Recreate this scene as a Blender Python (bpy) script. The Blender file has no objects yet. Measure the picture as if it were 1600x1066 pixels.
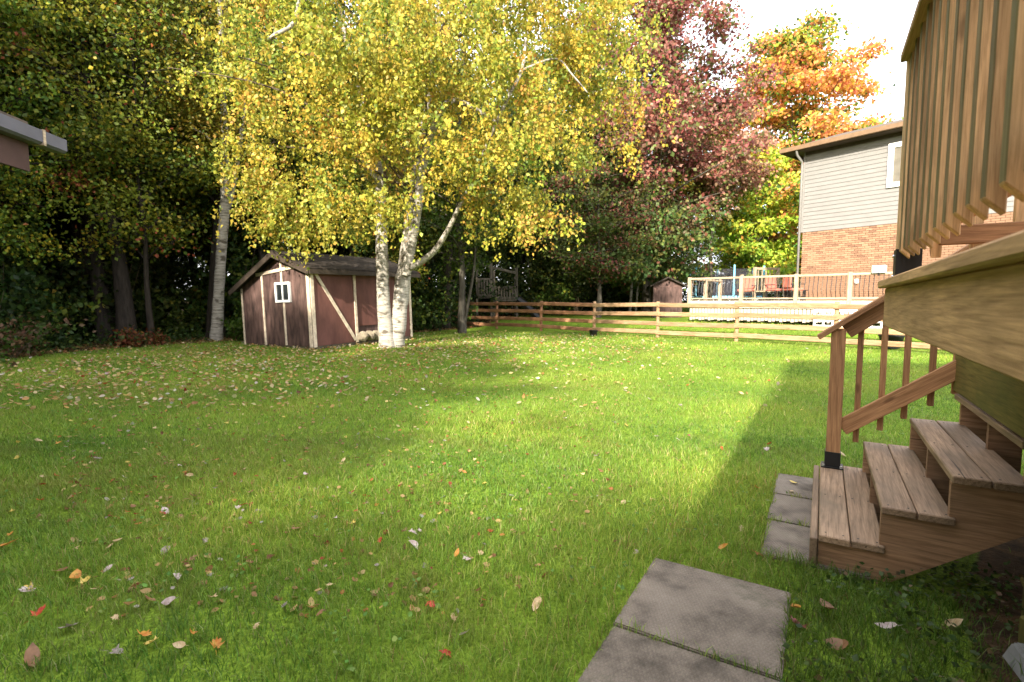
import bpy, bmesh, math, random
import numpy as np
from mathutils import Vector, Matrix, Euler

random.seed(7)
RNG = np.random.default_rng(7)
S = bpy.context.scene
COL = S.collection
R = math.radians

# ------------------------------------------------------------------ camera
EYE, PITCH = 1.42, R(4.5)
cam = bpy.data.objects.new('camera', bpy.data.cameras.new('camera'))
COL.objects.link(cam)
cam.location = (0, 0, EYE)
cam.rotation_euler = (R(90) - PITCH, 0, 0)
cam.data.lens, cam.data.sensor_width = 18, 36
cam.data.clip_start, cam.data.clip_end = .05, 2000
cam.data.dof.use_dof = True
cam.data.dof.focus_distance = 3.4
cam.data.dof.aperture_fstop = 4.0
S.camera = cam

# ------------------------------------------------------------------ light
SUN_EL, SUN_AZ = R(28), R(20)          # light travels along (sin az, cos az), i.e. the sun stands low behind the camera
w = bpy.data.worlds.new('World'); S.world = w; w.use_nodes = True
nt = w.node_tree; nt.nodes.clear()
out = nt.nodes.new('ShaderNodeOutputWorld'); bg = nt.nodes.new('ShaderNodeBackground')
sky = nt.nodes.new('ShaderNodeTexSky'); sky.sky_type = 'NISHITA'; sky.sun_disc = False
sky.sun_elevation = SUN_EL
sky.sun_rotation = math.pi + SUN_AZ
sky.air_density, sky.dust_density, sky.ozone_density = 1.0, 3.0, 1.0
haz = nt.nodes.new('ShaderNodeMixRGB'); haz.inputs['Fac'].default_value = .62
haz.inputs['Color2'].default_value = (9.8, 9.8, 10.1, 1)      # a thin bright overcast veil over the whole sky
nt.links.new(sky.outputs[0], haz.inputs['Color1'])
nt.links.new(haz.outputs[0], bg.inputs[0]); bg.inputs[1].default_value = .15
nt.links.new(bg.outputs[0], out.inputs[0])
sun = bpy.data.objects.new('sun', bpy.data.lights.new('sun', 'SUN')); COL.objects.link(sun)
sun.data.energy = 4.6; sun.data.angle = R(.9); sun.data.color = (1, .91, .76)
ld = Vector((math.sin(SUN_AZ) * math.cos(SUN_EL), math.cos(SUN_AZ) * math.cos(SUN_EL), -math.sin(SUN_EL)))
sun.rotation_euler = ld.to_track_quat('-Z', 'Y').to_euler()
S.view_settings.view_transform = 'Standard'; S.view_settings.look = 'None'
S.view_settings.exposure = 1.7; S.view_settings.gamma = 1; S.view_settings.use_curve_mapping = False
S.cycles.max_bounces = 8; S.cycles.transparent_max_bounces = 8
S.cycles.use_denoising = True

# ------------------------------------------------------------------ places
TH = R(31.2)
O = Vector((1.62, 2.615, 0))                       # near corner of the wooden stairs
D1 = Vector((math.sin(TH), math.cos(TH), 0)); D2 = Vector((math.cos(TH), -math.sin(TH), 0))
FP = np.array((6.8, 15.5)); FD = np.array((-.722, .691)); FN = np.array((.691, .722))   # fence: a post, its direction, its far side

def sst(t):
    t = np.clip(t, 0, 1); return t * t * (3 - 2 * t)

def gz(x, y):
    """height of the ground"""
    x = np.asarray(x, float); y = np.asarray(y, float)
    z = .18 * sst((y - 6) / 9)
    f = (x - FP[0]) * FN[0] + (y - FP[1]) * FN[1]
    side = sst((x + 14) / 10)
    z = z + side * (.42 * sst(f / 3.6) + .5 * sst((f - 3) / 22))
    z = z + .012 * np.sin(x * 1.7 + 1.3 * np.sin(y * .9)) * np.sin(y * 1.3 + x * .4) * sst((y - 2.5) / 4)
    return z

def GZ(x, y): return float(gz(x, y))

def ray(px, py):
    cx, cy = (px - 800) / 800, (533 - py) / 800
    return Vector((cx, math.cos(PITCH) + cy * math.sin(PITCH), -math.sin(PITCH) + cy * math.cos(PITCH)))

def at(px, py, Y):
    d = ray(px, py); return Vector((0, 0, EYE)) + d * (Y / d.y)

def ground_at(px, py):
    d = ray(px, py); t = .5
    for i in range(4000):
        p = Vector((0, 0, EYE)) + d * t
        if p.z < GZ(p.x, p.y): break
        t += .02
    return Vector((p.x, p.y, GZ(p.x, p.y)))

def W(v, u, z=0): return O + D2 * v + D1 * u + Vector((0, 0, z))

# ------------------------------------------------------------------ materials
def newmat(name):
    m = bpy.data.materials.new(name); m.use_nodes = True
    n = m.node_tree; n.nodes.clear()
    o = n.nodes.new('ShaderNodeOutputMaterial')
    return m, n, o

def N(n, kind, **kw):
    x = n.nodes.new(kind)
    for k, v in kw.items():
        if k.startswith('i_'):
            key = k[2:]; key = int(key) if key.isdigit() else key.replace('_', ' ')
            x.inputs[key].default_value = v
        else: setattr(x, k, v)
    return x

def ramp(n, stops):
    r = n.nodes.new('ShaderNodeValToRGB'); e = r.color_ramp.elements
    e[0].position, e[0].color = stops[0][0], (*stops[0][1], 1)
    e[1].position, e[1].color = stops[-1][0], (*stops[-1][1], 1)
    for p, c in stops[1:-1]:
        k = e.new(p); k.color = (*c, 1)
    return r

def coords(n, scale, rnd=60.0):
    tc = N(n, 'ShaderNodeTexCoord'); oi = N(n, 'ShaderNodeObjectInfo')
    mul = N(n, 'ShaderNodeMath', operation='MULTIPLY'); mul.inputs[1].default_value = rnd
    n.links.new(oi.outputs['Random'], mul.inputs[0])
    add = N(n, 'ShaderNodeVectorMath', operation='ADD')
    n.links.new(tc.outputs['Object'], add.inputs[0]); n.links.new(mul.outputs[0], add.inputs[1])
    mp = N(n, 'ShaderNodeMapping'); mp.inputs['Scale'].default_value = scale
    n.links.new(add.outputs[0], mp.inputs['Vector'])
    return mp, oi, add

def mix(n, a, b, fac, mode='MIX'):
    m = N(n, 'ShaderNodeMixRGB', blend_type=mode)
    for s, v in (('Color1', a), ('Color2', b), ('Fac', fac)):
        if isinstance(v, (float, int)): m.inputs[s].default_value = v
        elif isinstance(v, tuple): m.inputs[s].default_value = (*v, 1)
        else: n.links.new(v, m.inputs[s])
    return m.outputs[0]

def wood(name, light, dark, stain=None, stain_amt=.5, knots=True, rough=.75, grain=16, vary=.22):
    m, n, o = newmat(name)
    mp, oi, raw = coords(n, (1.1, grain, grain))
    g = N(n, 'ShaderNodeTexNoise', i_Scale=3.0, i_Detail=9.0, i_Roughness=.65, i_Distortion=.6); n.links.new(mp.outputs[0], g.inputs['Vector'])
    r = ramp(n, [(.3, dark), (.52, light), (.75, tuple(min(1, c * 1.25) for c in light))]); n.links.new(g.outputs[0], r.inputs[0])
    c = r.outputs[0]
    mpw = N(n, 'ShaderNodeMapping'); mpw.inputs['Scale'].default_value = (.07, 1, 1); n.links.new(raw.outputs[0], mpw.inputs[0])
    gw = N(n, 'ShaderNodeTexWave', i_Scale=17.0, i_Distortion=3.5, i_Detail=2.0); gw.bands_direction = 'DIAGONAL'; gw.inputs['Detail Scale'].default_value = 1.2; n.links.new(mpw.outputs[0], gw.inputs['Vector'])
    rw_ = ramp(n, [(.0, (.7, .68, .65)), (.3, (1, 1, 1)), (1, (1.05, 1.05, 1.05))]); n.links.new(gw.outputs['Fac'], rw_.inputs[0]); c = mix(n, c, rw_.outputs[0], .5, 'MULTIPLY')
    mpf = N(n, 'ShaderNodeMapping'); mpf.inputs['Scale'].default_value = (4, grain * 7, grain * 7); n.links.new(raw.outputs[0], mpf.inputs[0])
    gf = N(n, 'ShaderNodeTexNoise', i_Scale=1.6, i_Detail=5.0, i_Roughness=.7); n.links.new(mpf.outputs[0], gf.inputs['Vector'])
    rf_ = ramp(n, [(.3, (.6, .58, .55)), (.6, (1.12, 1.12, 1.12))]); n.links.new(gf.outputs[0], rf_.inputs[0]); c = mix(n, c, rf_.outputs[0], .75, 'MULTIPLY')
    mpc = N(n, 'ShaderNodeMapping'); mpc.inputs['Scale'].default_value = (.9, 32, 32); n.links.new(raw.outputs[0], mpc.inputs[0])
    gc = N(n, 'ShaderNodeTexNoise', i_Scale=1.3, i_Detail=3.0, i_Distortion=.3); n.links.new(mpc.outputs[0], gc.inputs['Vector'])
    rc_ = ramp(n, [(.27, (1, 1, 1)), (.32, (0, 0, 0))]); n.links.new(gc.outputs[0], rc_.inputs[0]); c = mix(n, c, tuple(q * .35 for q in dark), rc_.outputs[0])
    mp2 = N(n, 'ShaderNodeMapping'); mp2.inputs['Scale'].default_value = (1.3, 3, 3); n.links.new(raw.outputs[0], mp2.inputs[0])
    b = N(n, 'ShaderNodeTexNoise', i_Scale=1.8, i_Detail=5.0); n.links.new(mp2.outputs[0], b.inputs['Vector'])
    rb = ramp(n, [(.36, (.76, .74, .72)), (.62, (1.08, 1.07, 1.05))]); n.links.new(b.outputs[0], rb.inputs[0])
    c = mix(n, c, rb.outputs[0], .8, 'MULTIPLY')
    if stain:
        mp4 = N(n, 'ShaderNodeMapping'); mp4.inputs['Scale'].default_value = (1, 2, 2); mp4.inputs['Location'].default_value = (7, 3, 1); n.links.new(raw.outputs[0], mp4.inputs[0])
        sn = N(n, 'ShaderNodeTexNoise', i_Scale=1.6, i_Detail=6.0, i_Roughness=.6); n.links.new(mp4.outputs[0], sn.inputs['Vector'])
        rs = ramp(n, [(.42, (0, 0, 0)), (.7, (1, 1, 1))]); n.links.new(sn.outputs[0], rs.inputs[0])
        sm = N(n, 'ShaderNodeMath', operation='MULTIPLY'); sm.inputs[1].default_value = stain_amt; n.links.new(rs.outputs[0], sm.inputs[0])
        c = mix(n, c, stain, sm.outputs[0])
    if knots:
        mp3 = N(n, 'ShaderNodeMapping'); mp3.inputs['Scale'].default_value = (2.1, 7, 7); n.links.new(raw.outputs[0], mp3.inputs[0])
        v = N(n, 'ShaderNodeTexVoronoi', i_Scale=1.0); n.links.new(mp3.outputs[0], v.inputs['Vector'])
        rk = ramp(n, [(.05, (1, 1, 1)), (.11, (0, 0, 0))]); n.links.new(v.outputs['Distance'], rk.inputs[0])
        kf = N(n, 'ShaderNodeMath', operation='MULTIPLY'); kf.inputs[1].default_value = .65; n.links.new(rk.outputs[0], kf.inputs[0])
        c = mix(n, c, tuple(x * .4 for x in dark), kf.outputs[0])
    hv = N(n, 'ShaderNodeHueSaturation'); n.links.new(c, hv.inputs['Color'])
    mr = N(n, 'ShaderNodeMapRange'); mr.inputs['To Min'].default_value = 1 - vary; mr.inputs['To Max'].default_value = 1 + vary
    n.links.new(oi.outputs['Random'], mr.inputs[0]); n.links.new(mr.outputs[0], hv.inputs['Value'])
    p = N(n, 'ShaderNodeBsdfPrincipled', i_Roughness=rough); p.inputs['Specular IOR Level'].default_value = .25
    n.links.new(hv.outputs[0], p.inputs['Base Color'])
    bu = N(n, 'ShaderNodeBump', i_Strength=.35, i_Distance=.004); n.links.new(g.outputs[0], bu.inputs['Height']); n.links.new(bu.outputs[0], p.inputs['Normal'])
    n.links.new(p.outputs[0], o.inputs[0]); return m

def plain(name, col, rough=.6, var=.15, scale=6.0, bump=.1, metal=0.0, stretch=(1, 1, 1), spec=.3):
    m, n, o = newmat(name)
    mp, oi, raw = coords(n, stretch)
    t = N(n, 'ShaderNodeTexNoise', i_Scale=scale, i_Detail=7.0, i_Roughness=.6); n.links.new(mp.outputs[0], t.inputs['Vector'])
    r = ramp(n, [(.3, tuple(c * (1 - var * 1.6) for c in col)), (.7, tuple(min(1, c * (1 + var)) for c in col))]); n.links.new(t.outputs[0], r.inputs[0])
    p = N(n, 'ShaderNodeBsdfPrincipled', i_Roughness=rough, i_Metallic=metal); p.inputs['Specular IOR Level'].default_value = spec
    n.links.new(r.outputs[0], p.inputs['Base Color'])
    if bump:
        bu = N(n, 'ShaderNodeBump', i_Strength=bump, i_Distance=.01); n.links.new(t.outputs[0], bu.inputs['Height']); n.links.new(bu.outputs[0], p.inputs['Normal'])
    n.links.new(p.outputs[0], o.inputs[0]); return m

def leaf_mat(name, trans=.4, rough=.5, vary=.25, hue=.02):
    """colour comes from the leaf's own colour attribute, with a small shift per tree"""
    m, n, o = newmat(name)
    a = N(n, 'ShaderNodeAttribute', attribute_name='Col'); oi = N(n, 'ShaderNodeObjectInfo')
    hv = N(n, 'ShaderNodeHueSaturation'); n.links.new(a.outputs['Color'], hv.inputs['Color'])
    mr = N(n, 'ShaderNodeMapRange'); mr.inputs['To Min'].default_value = 1 - vary; mr.inputs['To Max'].default_value = 1 + vary
    n.links.new(oi.outputs['Random'], mr.inputs[0]); n.links.new(mr.outputs[0], hv.inputs['Value'])
    mh = N(n, 'ShaderNodeMapRange'); mh.inputs['To Min'].default_value = .5 - hue; mh.inputs['To Max'].default_value = .5 + hue
    n.links.new(oi.outputs['Random'], mh.inputs[0]); n.links.new(mh.outputs[0], hv.inputs['Hue'])
    p = N(n, 'ShaderNodeBsdfPrincipled', i_Roughness=rough); p.inputs['Specular IOR Level'].default_value = .25
    t = N(n, 'ShaderNodeBsdfTranslucent'); ms = N(n, 'ShaderNodeMixShader'); ms.inputs[0].default_value = trans
    n.links.new(hv.outputs[0], p.inputs['Base Color']); n.links.new(hv.outputs[0], t.inputs['Color'])
    n.links.new(p.outputs[0], ms.inputs[1]); n.links.new(t.outputs[0], ms.inputs[2]); n.links.new(ms.outputs[0], o.inputs[0]); return m

def bark(name, stops, scale=(7, 7, 1.4), bump=.8, birch=False):
    m, n, o = newmat(name)
    mp, oi, raw = coords(n, scale, 30)
    t = N(n, 'ShaderNodeTexNoise', i_Scale=1.6, i_Detail=8.0, i_Roughness=.65); n.links.new(mp.outputs[0], t.inputs['Vector'])
    r = ramp(n, stops); n.links.new(t.outputs[0], r.inputs[0]); c = r.outputs[0]
    if birch:
        mp2 = N(n, 'ShaderNodeMapping'); mp2.inputs['Scale'].default_value = (2.2, 2.2, 4); n.links.new(raw.outputs[0], mp2.inputs[0])
        t2 = N(n, 'ShaderNodeTexNoise', i_Scale=1.5, i_Detail=6.0); n.links.new(mp2.outputs[0], t2.inputs['Vector'])
        r2 = ramp(n, [(.56, (0, 0, 0)), (.66, (1, 1, 1))]); n.links.new(t2.outputs[0], r2.inputs[0])
        c = mix(n, c, (.1, .085, .065), r2.outputs[0])
    p = N(n, 'ShaderNodeBsdfPrincipled', i_Roughness=.85); p.inputs['Specular IOR Level'].default_value = .15
    n.links.new(c, p.inputs['Base Color'])
    bu = N(n, 'ShaderNodeBump', i_Strength=bump, i_Distance=.02); n.links.new(t.outputs[0], bu.inputs['Height']); n.links.new(bu.outputs[0], p.inputs['Normal'])
    n.links.new(p.outputs[0], o.inputs[0]); return m

M = {}
M['deck'] = wood('weathered_deck_wood', (.5, .31, .155), (.3, .175, .08), (.27, .18, .085), .4, grain=28)
M['baluster'] = wood('baluster_wood', (.55, .36, .19), (.31, .19, .09), (.22, .155, .07), .45, grain=22, vary=.4)
M['baluster_green_shade'] = wood('green_shade_toned_wood', (.2, .15, .07), (.1, .08, .035), (.1, .1, .035), .6, grain=22)  # green weathered tint with the outer faces' shade mixed into the colour
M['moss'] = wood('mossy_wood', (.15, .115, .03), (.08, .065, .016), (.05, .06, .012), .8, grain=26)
M['tread'] = wood('tread_wood', (.28, .19, .122), (.145, .094, .058), (.09, .07, .046), .7, grain=26, rough=.65)
M['stringer'] = wood('stringer_wood', (.33, .195, .11), (.2, .11, .058), (.15, .105, .065), .5, grain=20)
M['rail'] = wood('cedar_rail_wood', (.4, .215, .105), (.25, .12, .055), None, grain=20)
M['fence'] = wood('fence_wood', (.34, .225, .13), (.21, .125, .065), (.2, .09, .04), .45, grain=10, vary=.15)
M['fence_red'] = wood('reddish_fence_wood', (.38, .2, .11), (.22, .1, .055), (.2, .08, .04), .6, grain=10, vary=.15)
M['pale_wood'] = wood('pale_painted_wood', (.42, .33, .235), (.3, .22, .15), None, knots=False, vary=.1)
M['white_wood'] = wood('white_boards', (.5, .44, .37), (.4, .35, .29), None, knots=False, vary=.06)
M['grey_wood'] = wood('grey_weathered_wood', (.12, .1, .077), (.06, .05, .039), (.07, .07, .045), .6)
M['black_metal'] = plain('black_powder_coat', (.012, .012, .013), .45, .1)
M['bolt'] = plain('zinc_bolt', (.5, .5, .5), .35, .1, metal=1.0)
M['trim'] = plain('cream_trim_paint', (.6, .5, .38), .6, .22, 9)
M['red_siding'] = plain('faded_red_plywood', (.13, .054, .043), .75, .25, 3.5, .12, stretch=(1, 1, .35))
M['red_grey'] = plain('weathered_brown_plywood', (.092, .054, .046), .8, .5, 7, .15, stretch=(1, 1, .25))
M['shed_roof'] = plain('mossy_dark_shingle', (.034, .026, .02), .9, .5, 14, .4)
M['white_vinyl'] = plain('white_vinyl', (.78, .78, .76), .45, .04)
M['dark_glass'] = plain('dark_window_glass', (.02, .024, .026), .08, .2, 2, 0, spec=.6)
M['screen'] = plain('window_screen', (.14, .125, .1), .5, .15, 4, 0)
M['brown_metal'] = plain('brown_eavestrough', (.17, .105, .06), .5, .12)
M['soffit'] = plain('dark_soffit', (.05, .036, .026), .7, .2)
M['siding'] = plain('taupe_vinyl_siding', (.185, .178, .17), .6, .06, 3, .03)
M['mortar'] = plain('mortar', (.26, .19, .13), .9, .15, 8)
M['shingle'] = plain('brown_shingle', (.1, .075, .055), .9, .3, 12, .3)
M['far_roof'] = plain('grey_blue_shingle', (.07, .075, .1), .9, .25, 9, .2)
M['stone'] = plain('field_stone', (.26, .22, .16), .85, .35, 6, .4)
M['concrete'] = plain('pale_concrete', (.2, .2, .19), .9, .18, 8, .3)
M['dirt'] = plain('dark_dirt', (.05, .038, .026), .95, .4, 9, .5)
M['gutter'] = plain('grey_white_gutter', (.105, .1, .12), .5, .08)
M['red_fascia'] = plain('dull_red_fascia', (.07, .036, .031), .7, .15, 4)
M['blue'] = plain('light_blue_foam', (.2, .5, .66), .6, .08)
M['net'] = plain('dark_netting', (.075, .075, .09), .9, .15, 5)
M['cushion'] = plain('faded_red_cushion', (.4, .13, .09), .85, .15)
M['black_plastic'] = plain('black_plastic', (.012, .012, .012), .5, .2)
M['birch_bark'] = bark('birch_bark', [(.32, (.06, .05, .04)), (.46, (.29, .265, .225)), (.7, (.45, .42, .37))], (2.2, 2.2, 20), .5, True)
M['dark_bark'] = bark('dark_bark', [(.3, (.014, .011, .009)), (.7, (.05, .04, .031))], (10, 10, 1.6))
M['grey_bark'] = bark('grey_bark', [(.3, (.035, .03, .024)), (.7, (.11, .098, .078))], (8, 8, 1.8))
M['twig'] = plain('twig', (.1, .075, .05), .9, .2)
M['leaf'] = leaf_mat('autumn_leaf', .42)
M['birch_leaf'] = leaf_mat('birch_leaf', .42, .45, 0, 0)
M['blade'] = leaf_mat('grass_blade', .45, .5, 0, 0)

def brick_mat():
    m, n, o = newmat('orange_brick')
    mp, oi, raw = coords(n, (1, 1, 1))
    r = ramp(n, [(0, (.16, .083, .05)), (.3, (.25, .145, .085)), (.7, (.3, .18, .108)), (1, (.2, .11, .065))]); n.links.new(oi.outputs['Random'], r.inputs[0])
    t = N(n, 'ShaderNodeTexNoise', i_Scale=30.0, i_Detail=4.0); n.links.new(mp.outputs[0], t.inputs['Vector'])
    c = mix(n, r.outputs[0], t.outputs[0], .25, 'OVERLAY')
    p = N(n, 'ShaderNodeBsdfPrincipled', i_Roughness=.9); n.links.new(c, p.inputs['Base Color']); n.links.new(p.outputs[0], o.inputs[0]); return m
M['brick'] = brick_mat()

def slab_mat():
    """grey-brown patio slab cast with a fine diagonal diamond relief"""
    m, n, o = newmat('diamond_textured_slab')
    tc = N(n, 'ShaderNodeTexCoord'); oi = N(n, 'ShaderNodeObjectInfo')
    hs = []
    for ang in (28, -28):
        mp = N(n, 'ShaderNodeMapping'); mp.inputs['Rotation'].default_value = (0, 0, R(ang)); n.links.new(tc.outputs['Object'], mp.inputs[0])
        wv = N(n, 'ShaderNodeTexWave', i_Scale=20.0, i_Distortion=.5, i_Detail=1.0); wv.inputs['Detail Scale'].default_value = 3; n.links.new(mp.outputs[0], wv.inputs['Vector']); hs.append(wv)
    mn = N(n, 'ShaderNodeMath', operation='MINIMUM'); n.links.new(hs[0].outputs['Fac'], mn.inputs[0]); n.links.new(hs[1].outputs['Fac'], mn.inputs[1])
    ad = N(n, 'ShaderNodeVectorMath', operation='ADD'); n.links.new(tc.outputs['Object'], ad.inputs[0]); n.links.new(oi.outputs['Random'], ad.inputs[1])
    big = N(n, 'ShaderNodeTexNoise', i_Scale=4.5, i_Detail=8.0, i_Roughness=.65); n.links.new(ad.outputs[0], big.inputs['Vector'])
    r = ramp(n, [(.33, (.065, .052, .038)), (.5, (.16, .13, .1)), (.72, (.22, .183, .145))]); n.links.new(big.outputs[0], r.inputs[0])
    mo = N(n, 'ShaderNodeTexNoise', i_Scale=2.2, i_Detail=9.0, i_Roughness=.75); n.links.new(ad.outputs[0], mo.inputs['Vector'])
    rmo = ramp(n, [(.56, (0, 0, 0)), (.72, (1, 1, 1))]); n.links.new(mo.outputs[0], rmo.inputs[0])
    fine = N(n, 'ShaderNodeTexNoise', i_Scale=160.0, i_Detail=3.0); n.links.new(tc.outputs['Object'], fine.inputs['Vector'])
    c = mix(n, mix(n, r.outputs[0], (.055, .058, .025), rmo.outputs[0]), fine.outputs[0], .45, 'OVERLAY')
    rm = ramp(n, [(0, (.7, .69, .67)), (.4, (1, 1, 1))]); n.links.new(mn.outputs[0], rm.inputs[0])
    c = mix(n, c, rm.outputs[0], .4, 'MULTIPLY')
    p = N(n, 'ShaderNodeBsdfPrincipled', i_Roughness=.9); n.links.new(c, p.inputs['Base Color'])
    bu = N(n, 'ShaderNodeBump', i_Strength=.6, i_Distance=.004); n.links.new(mn.outputs[0], bu.inputs['Height']); n.links.new(bu.outputs[0], p.inputs['Normal'])
    n.links.new(p.outputs[0], o.inputs[0]); return m
M['slab'] = slab_mat()

def ground_mat():
    m, n, o = newmat('lawn_and_leaf_litter')
    g = N(n, 'ShaderNodeNewGeometry')
    def noise(s, d=6.0, ro=.6):
        t = N(n, 'ShaderNodeTexNoise', i_Scale=s, i_Detail=d, i_Roughness=ro); n.links.new(g.outputs['Position'], t.inputs['Vector']); return t
    a, b, c3 = noise(.55), noise(5.0), noise(45.0, 4.0)
    r1 = ramp(n, [(.3, (.12, .19, .02)), (.55, (.17, .26, .028)), (.75, (.22, .3, .042))]); n.links.new(a.outputs[0], r1.inputs[0])
    r2 = ramp(n, [(.32, (.55, .55, .5)), (.6, (1.1, 1.1, 1.05))]); n.links.new(b.outputs[0], r2.inputs[0])
    c = mix(n, r1.outputs[0], r2.outputs[0], .75, 'MULTIPLY')
    r3 = ramp(n, [(.34, (.35, .36, .3)), (.62, (1.15, 1.15, 1.05))]); n.links.new(c3.outputs[0], r3.inputs[0])
    c = mix(n, c, r3.outputs[0], .85, 'MULTIPLY')
    at_ = N(n, 'ShaderNodeAttribute', attribute_name='litter')
    l1 = noise(7.0, 8.0, .7); rl = ramp(n, [(.32, (.018, .013, .008)), (.52, (.06, .038, .02)), (.66, (.13, .075, .035)), (.78, (.2, .13, .06))]); n.links.new(l1.outputs[0], rl.inputs[0])
    ad = N(n, 'ShaderNodeMath', operation='ADD'); sb = N(n, 'ShaderNodeMath', operation='SUBTRACT'); sb.inputs[1].default_value = .5
    sc = N(n, 'ShaderNodeMath', operation='MULTIPLY'); sc.inputs[1].default_value = .9
    n.links.new(b.outputs[0], sb.inputs[0]); n.links.new(sb.outputs[0], sc.inputs[0]); n.links.new(sc.outputs[0], ad.inputs[0]); n.links.new(at_.outputs['Fac'], ad.inputs[1])
    st = ramp(n, [(.42, (0, 0, 0)), (.58, (1, 1, 1))]); n.links.new(ad.outputs[0], st.inputs[0])
    c = mix(n, c, rl.outputs[0], st.outputs[0])
    p = N(n, 'ShaderNodeBsdfPrincipled', i_Roughness=.95); p.inputs['Specular IOR Level'].default_value = .1; n.links.new(c, p.inputs['Base Color'])
    bu = N(n, 'ShaderNodeBump', i_Strength=.9, i_Distance=.03); n.links.new(c3.outputs[0], bu.inputs['Height']); n.links.new(bu.outputs[0], p.inputs['Normal'])
    n.links.new(p.outputs[0], o.inputs[0]); return m
M['ground'] = ground_mat()

# ------------------------------------------------------------------ building helpers
def tag(o, label=None, cat=None, group=None, kind=None):
    for k, v in (('label', label), ('category', cat), ('group', group), ('kind', kind)):
        if v: o[k] = v
    return o

def empty(name, loc=(0, 0, 0), rz=0.0, label=None, cat=None, group=None, rot=None):
    o = bpy.data.objects.new(name, None); COL.objects.link(o)
    o.location = loc; o.rotation_euler = rot if rot else (0, 0, rz); o.empty_display_size = .2
    return tag(o, label, cat, group)

def put(name, mesh, parent=None, loc=None, mat3=None):
    o = bpy.data.objects.new(name, mesh); COL.objects.link(o)
    if parent: o.parent = parent
    if mat3 is not None:
        m = mat3.to_4x4(); m.translation = loc; o.matrix_basis = m
    elif loc is not None: o.location = loc
    return o

CACHE = {}
def box_mesh(L, Wd, T, mat, bev=.004):
    key = (round(L, 3), round(Wd, 3), round(T, 3), mat, bev)
    if key in CACHE: return CACHE[key]
    bm = bmesh.new(); bmesh.ops.create_cube(bm, size=1)
    bmesh.ops.scale(bm, vec=(L, Wd, T), verts=bm.verts)
    if bev: bmesh.ops.bevel(bm, geom=list(bm.edges), offset=min(bev, .3 * min(L, Wd, T)), segments=1, affect='EDGES')
    me = bpy.data.meshes.new('board'); bm.to_mesh(me); bm.free(); me.materials.append(M[mat]); CACHE[key] = me; return me

def board(name, parent, p0, p1, wd, th, mat, up=(0, 0, 1), bev=.004):
    """a sawn board from p0 to p1 (its centre line); wd is measured across, th along 'up'"""
    p0, p1 = Vector(p0), Vector(p1); x = (p1 - p0); L = x.length; x.normalize()
    up = Vector(up); y = up.cross(x)
    if y.length < 1e-4: y = Vector((0, 1, 0)).cross(x)
    y.normalize(); z = x.cross(y)
    return put(name, box_mesh(L, wd, th, mat, bev), parent, (p0 + p1) / 2, Matrix((x, y, z)).transposed())

def mesh_of(name, verts, faces, mat):
    me = bpy.data.meshes.new(name); me.from_pydata(verts, [], faces); me.materials.append(M[mat]); me.update(); return me

def prism(name, parent, poly, axis0, axis1, ext, mat, bev=0.0):
    """poly in the plane (axis0, axis1), pushed along ext"""
    a0, a1, e = Vector(axis0), Vector(axis1), Vector(ext); bm = bmesh.new()
    vs = [bm.verts.new(a0 * p + a1 * q) for p, q in poly]; f = bm.faces.new(vs)
    r = bmesh.ops.extrude_face_region(bm, geom=[f]); bmesh.ops.translate(bm, vec=e, verts=[v for v in r['geom'] if isinstance(v, bmesh.types.BMVert)])
    bmesh.ops.recalc_face_normals(bm, faces=bm.faces)
    if bev: bmesh.ops.bevel(bm, geom=list(bm.edges), offset=bev, segments=1, affect='EDGES')
    bmesh.ops.triangulate(bm, faces=[f for f in bm.faces if len(f.verts) > 4])
    me = bpy.data.meshes.new(name); bm.to_mesh(me); bm.free(); me.materials.append(M[mat]); return put(name, me, parent)

class MB:
    """collects tubes and boxes for ONE mesh"""
    def __init__(s): s.v, s.f = [], []
    def tube(s, pts, rad, seg=7, wob=0.0, rng=random):
        pts = [Vector(p) for p in pts]; b0 = len(s.v); t0 = (pts[1] - pts[0]).normalized()
        a = t0.orthogonal().normalized()
        for i, p in enumerate(pts):
            t = (pts[min(i + 1, len(pts) - 1)] - pts[max(i - 1, 0)]).normalized()
            a = (a - t * a.dot(t)).normalized(); b = t.cross(a)
            for k in range(seg):
                an = 2 * math.pi * k / seg; rr = rad[i] * (1 + wob * rng.uniform(-1, 1))
                s.v.append(p + a * (math.cos(an) * rr) + b * (math.sin(an) * rr))
        for i in range(len(pts) - 1):
            for k in range(seg):
                k2 = (k + 1) % seg; s.f.append((b0 + i * seg + k, b0 + i * seg + k2, b0 + (i + 1) * seg + k2, b0 + (i + 1) * seg + k))
        s.f.append(tuple(b0 + (len(pts) - 1) * seg + k for k in range(seg)))
    def box(s, c, d):
        b = len(s.v); c = Vector(c)
        for i in range(8): s.v.append(c + Vector(((i & 1) - .5, ((i >> 1) & 1) - .5, ((i >> 2) & 1) - .5)) * Vector(d) if False else c + Vector((((i & 1) - .5) * d[0], (((i >> 1) & 1) - .5) * d[1], (((i >> 2) & 1) - .5) * d[2])))
        for q in ((0, 2, 3, 1), (4, 5, 7, 6), (0, 1, 5, 4), (2, 6, 7, 3), (0, 4, 6, 2), (1, 3, 7, 5)): s.f.append(tuple(b + k for k in q))
    def build(s, name, mat, parent=None, smooth=False, loc=None):
        me = mesh_of(name, [tuple(v) for v in s.v], s.f, mat)
        if smooth: me.polygons.foreach_set('use_smooth', [True] * len(me.polygons))
        return put(name, me, parent, loc)

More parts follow.
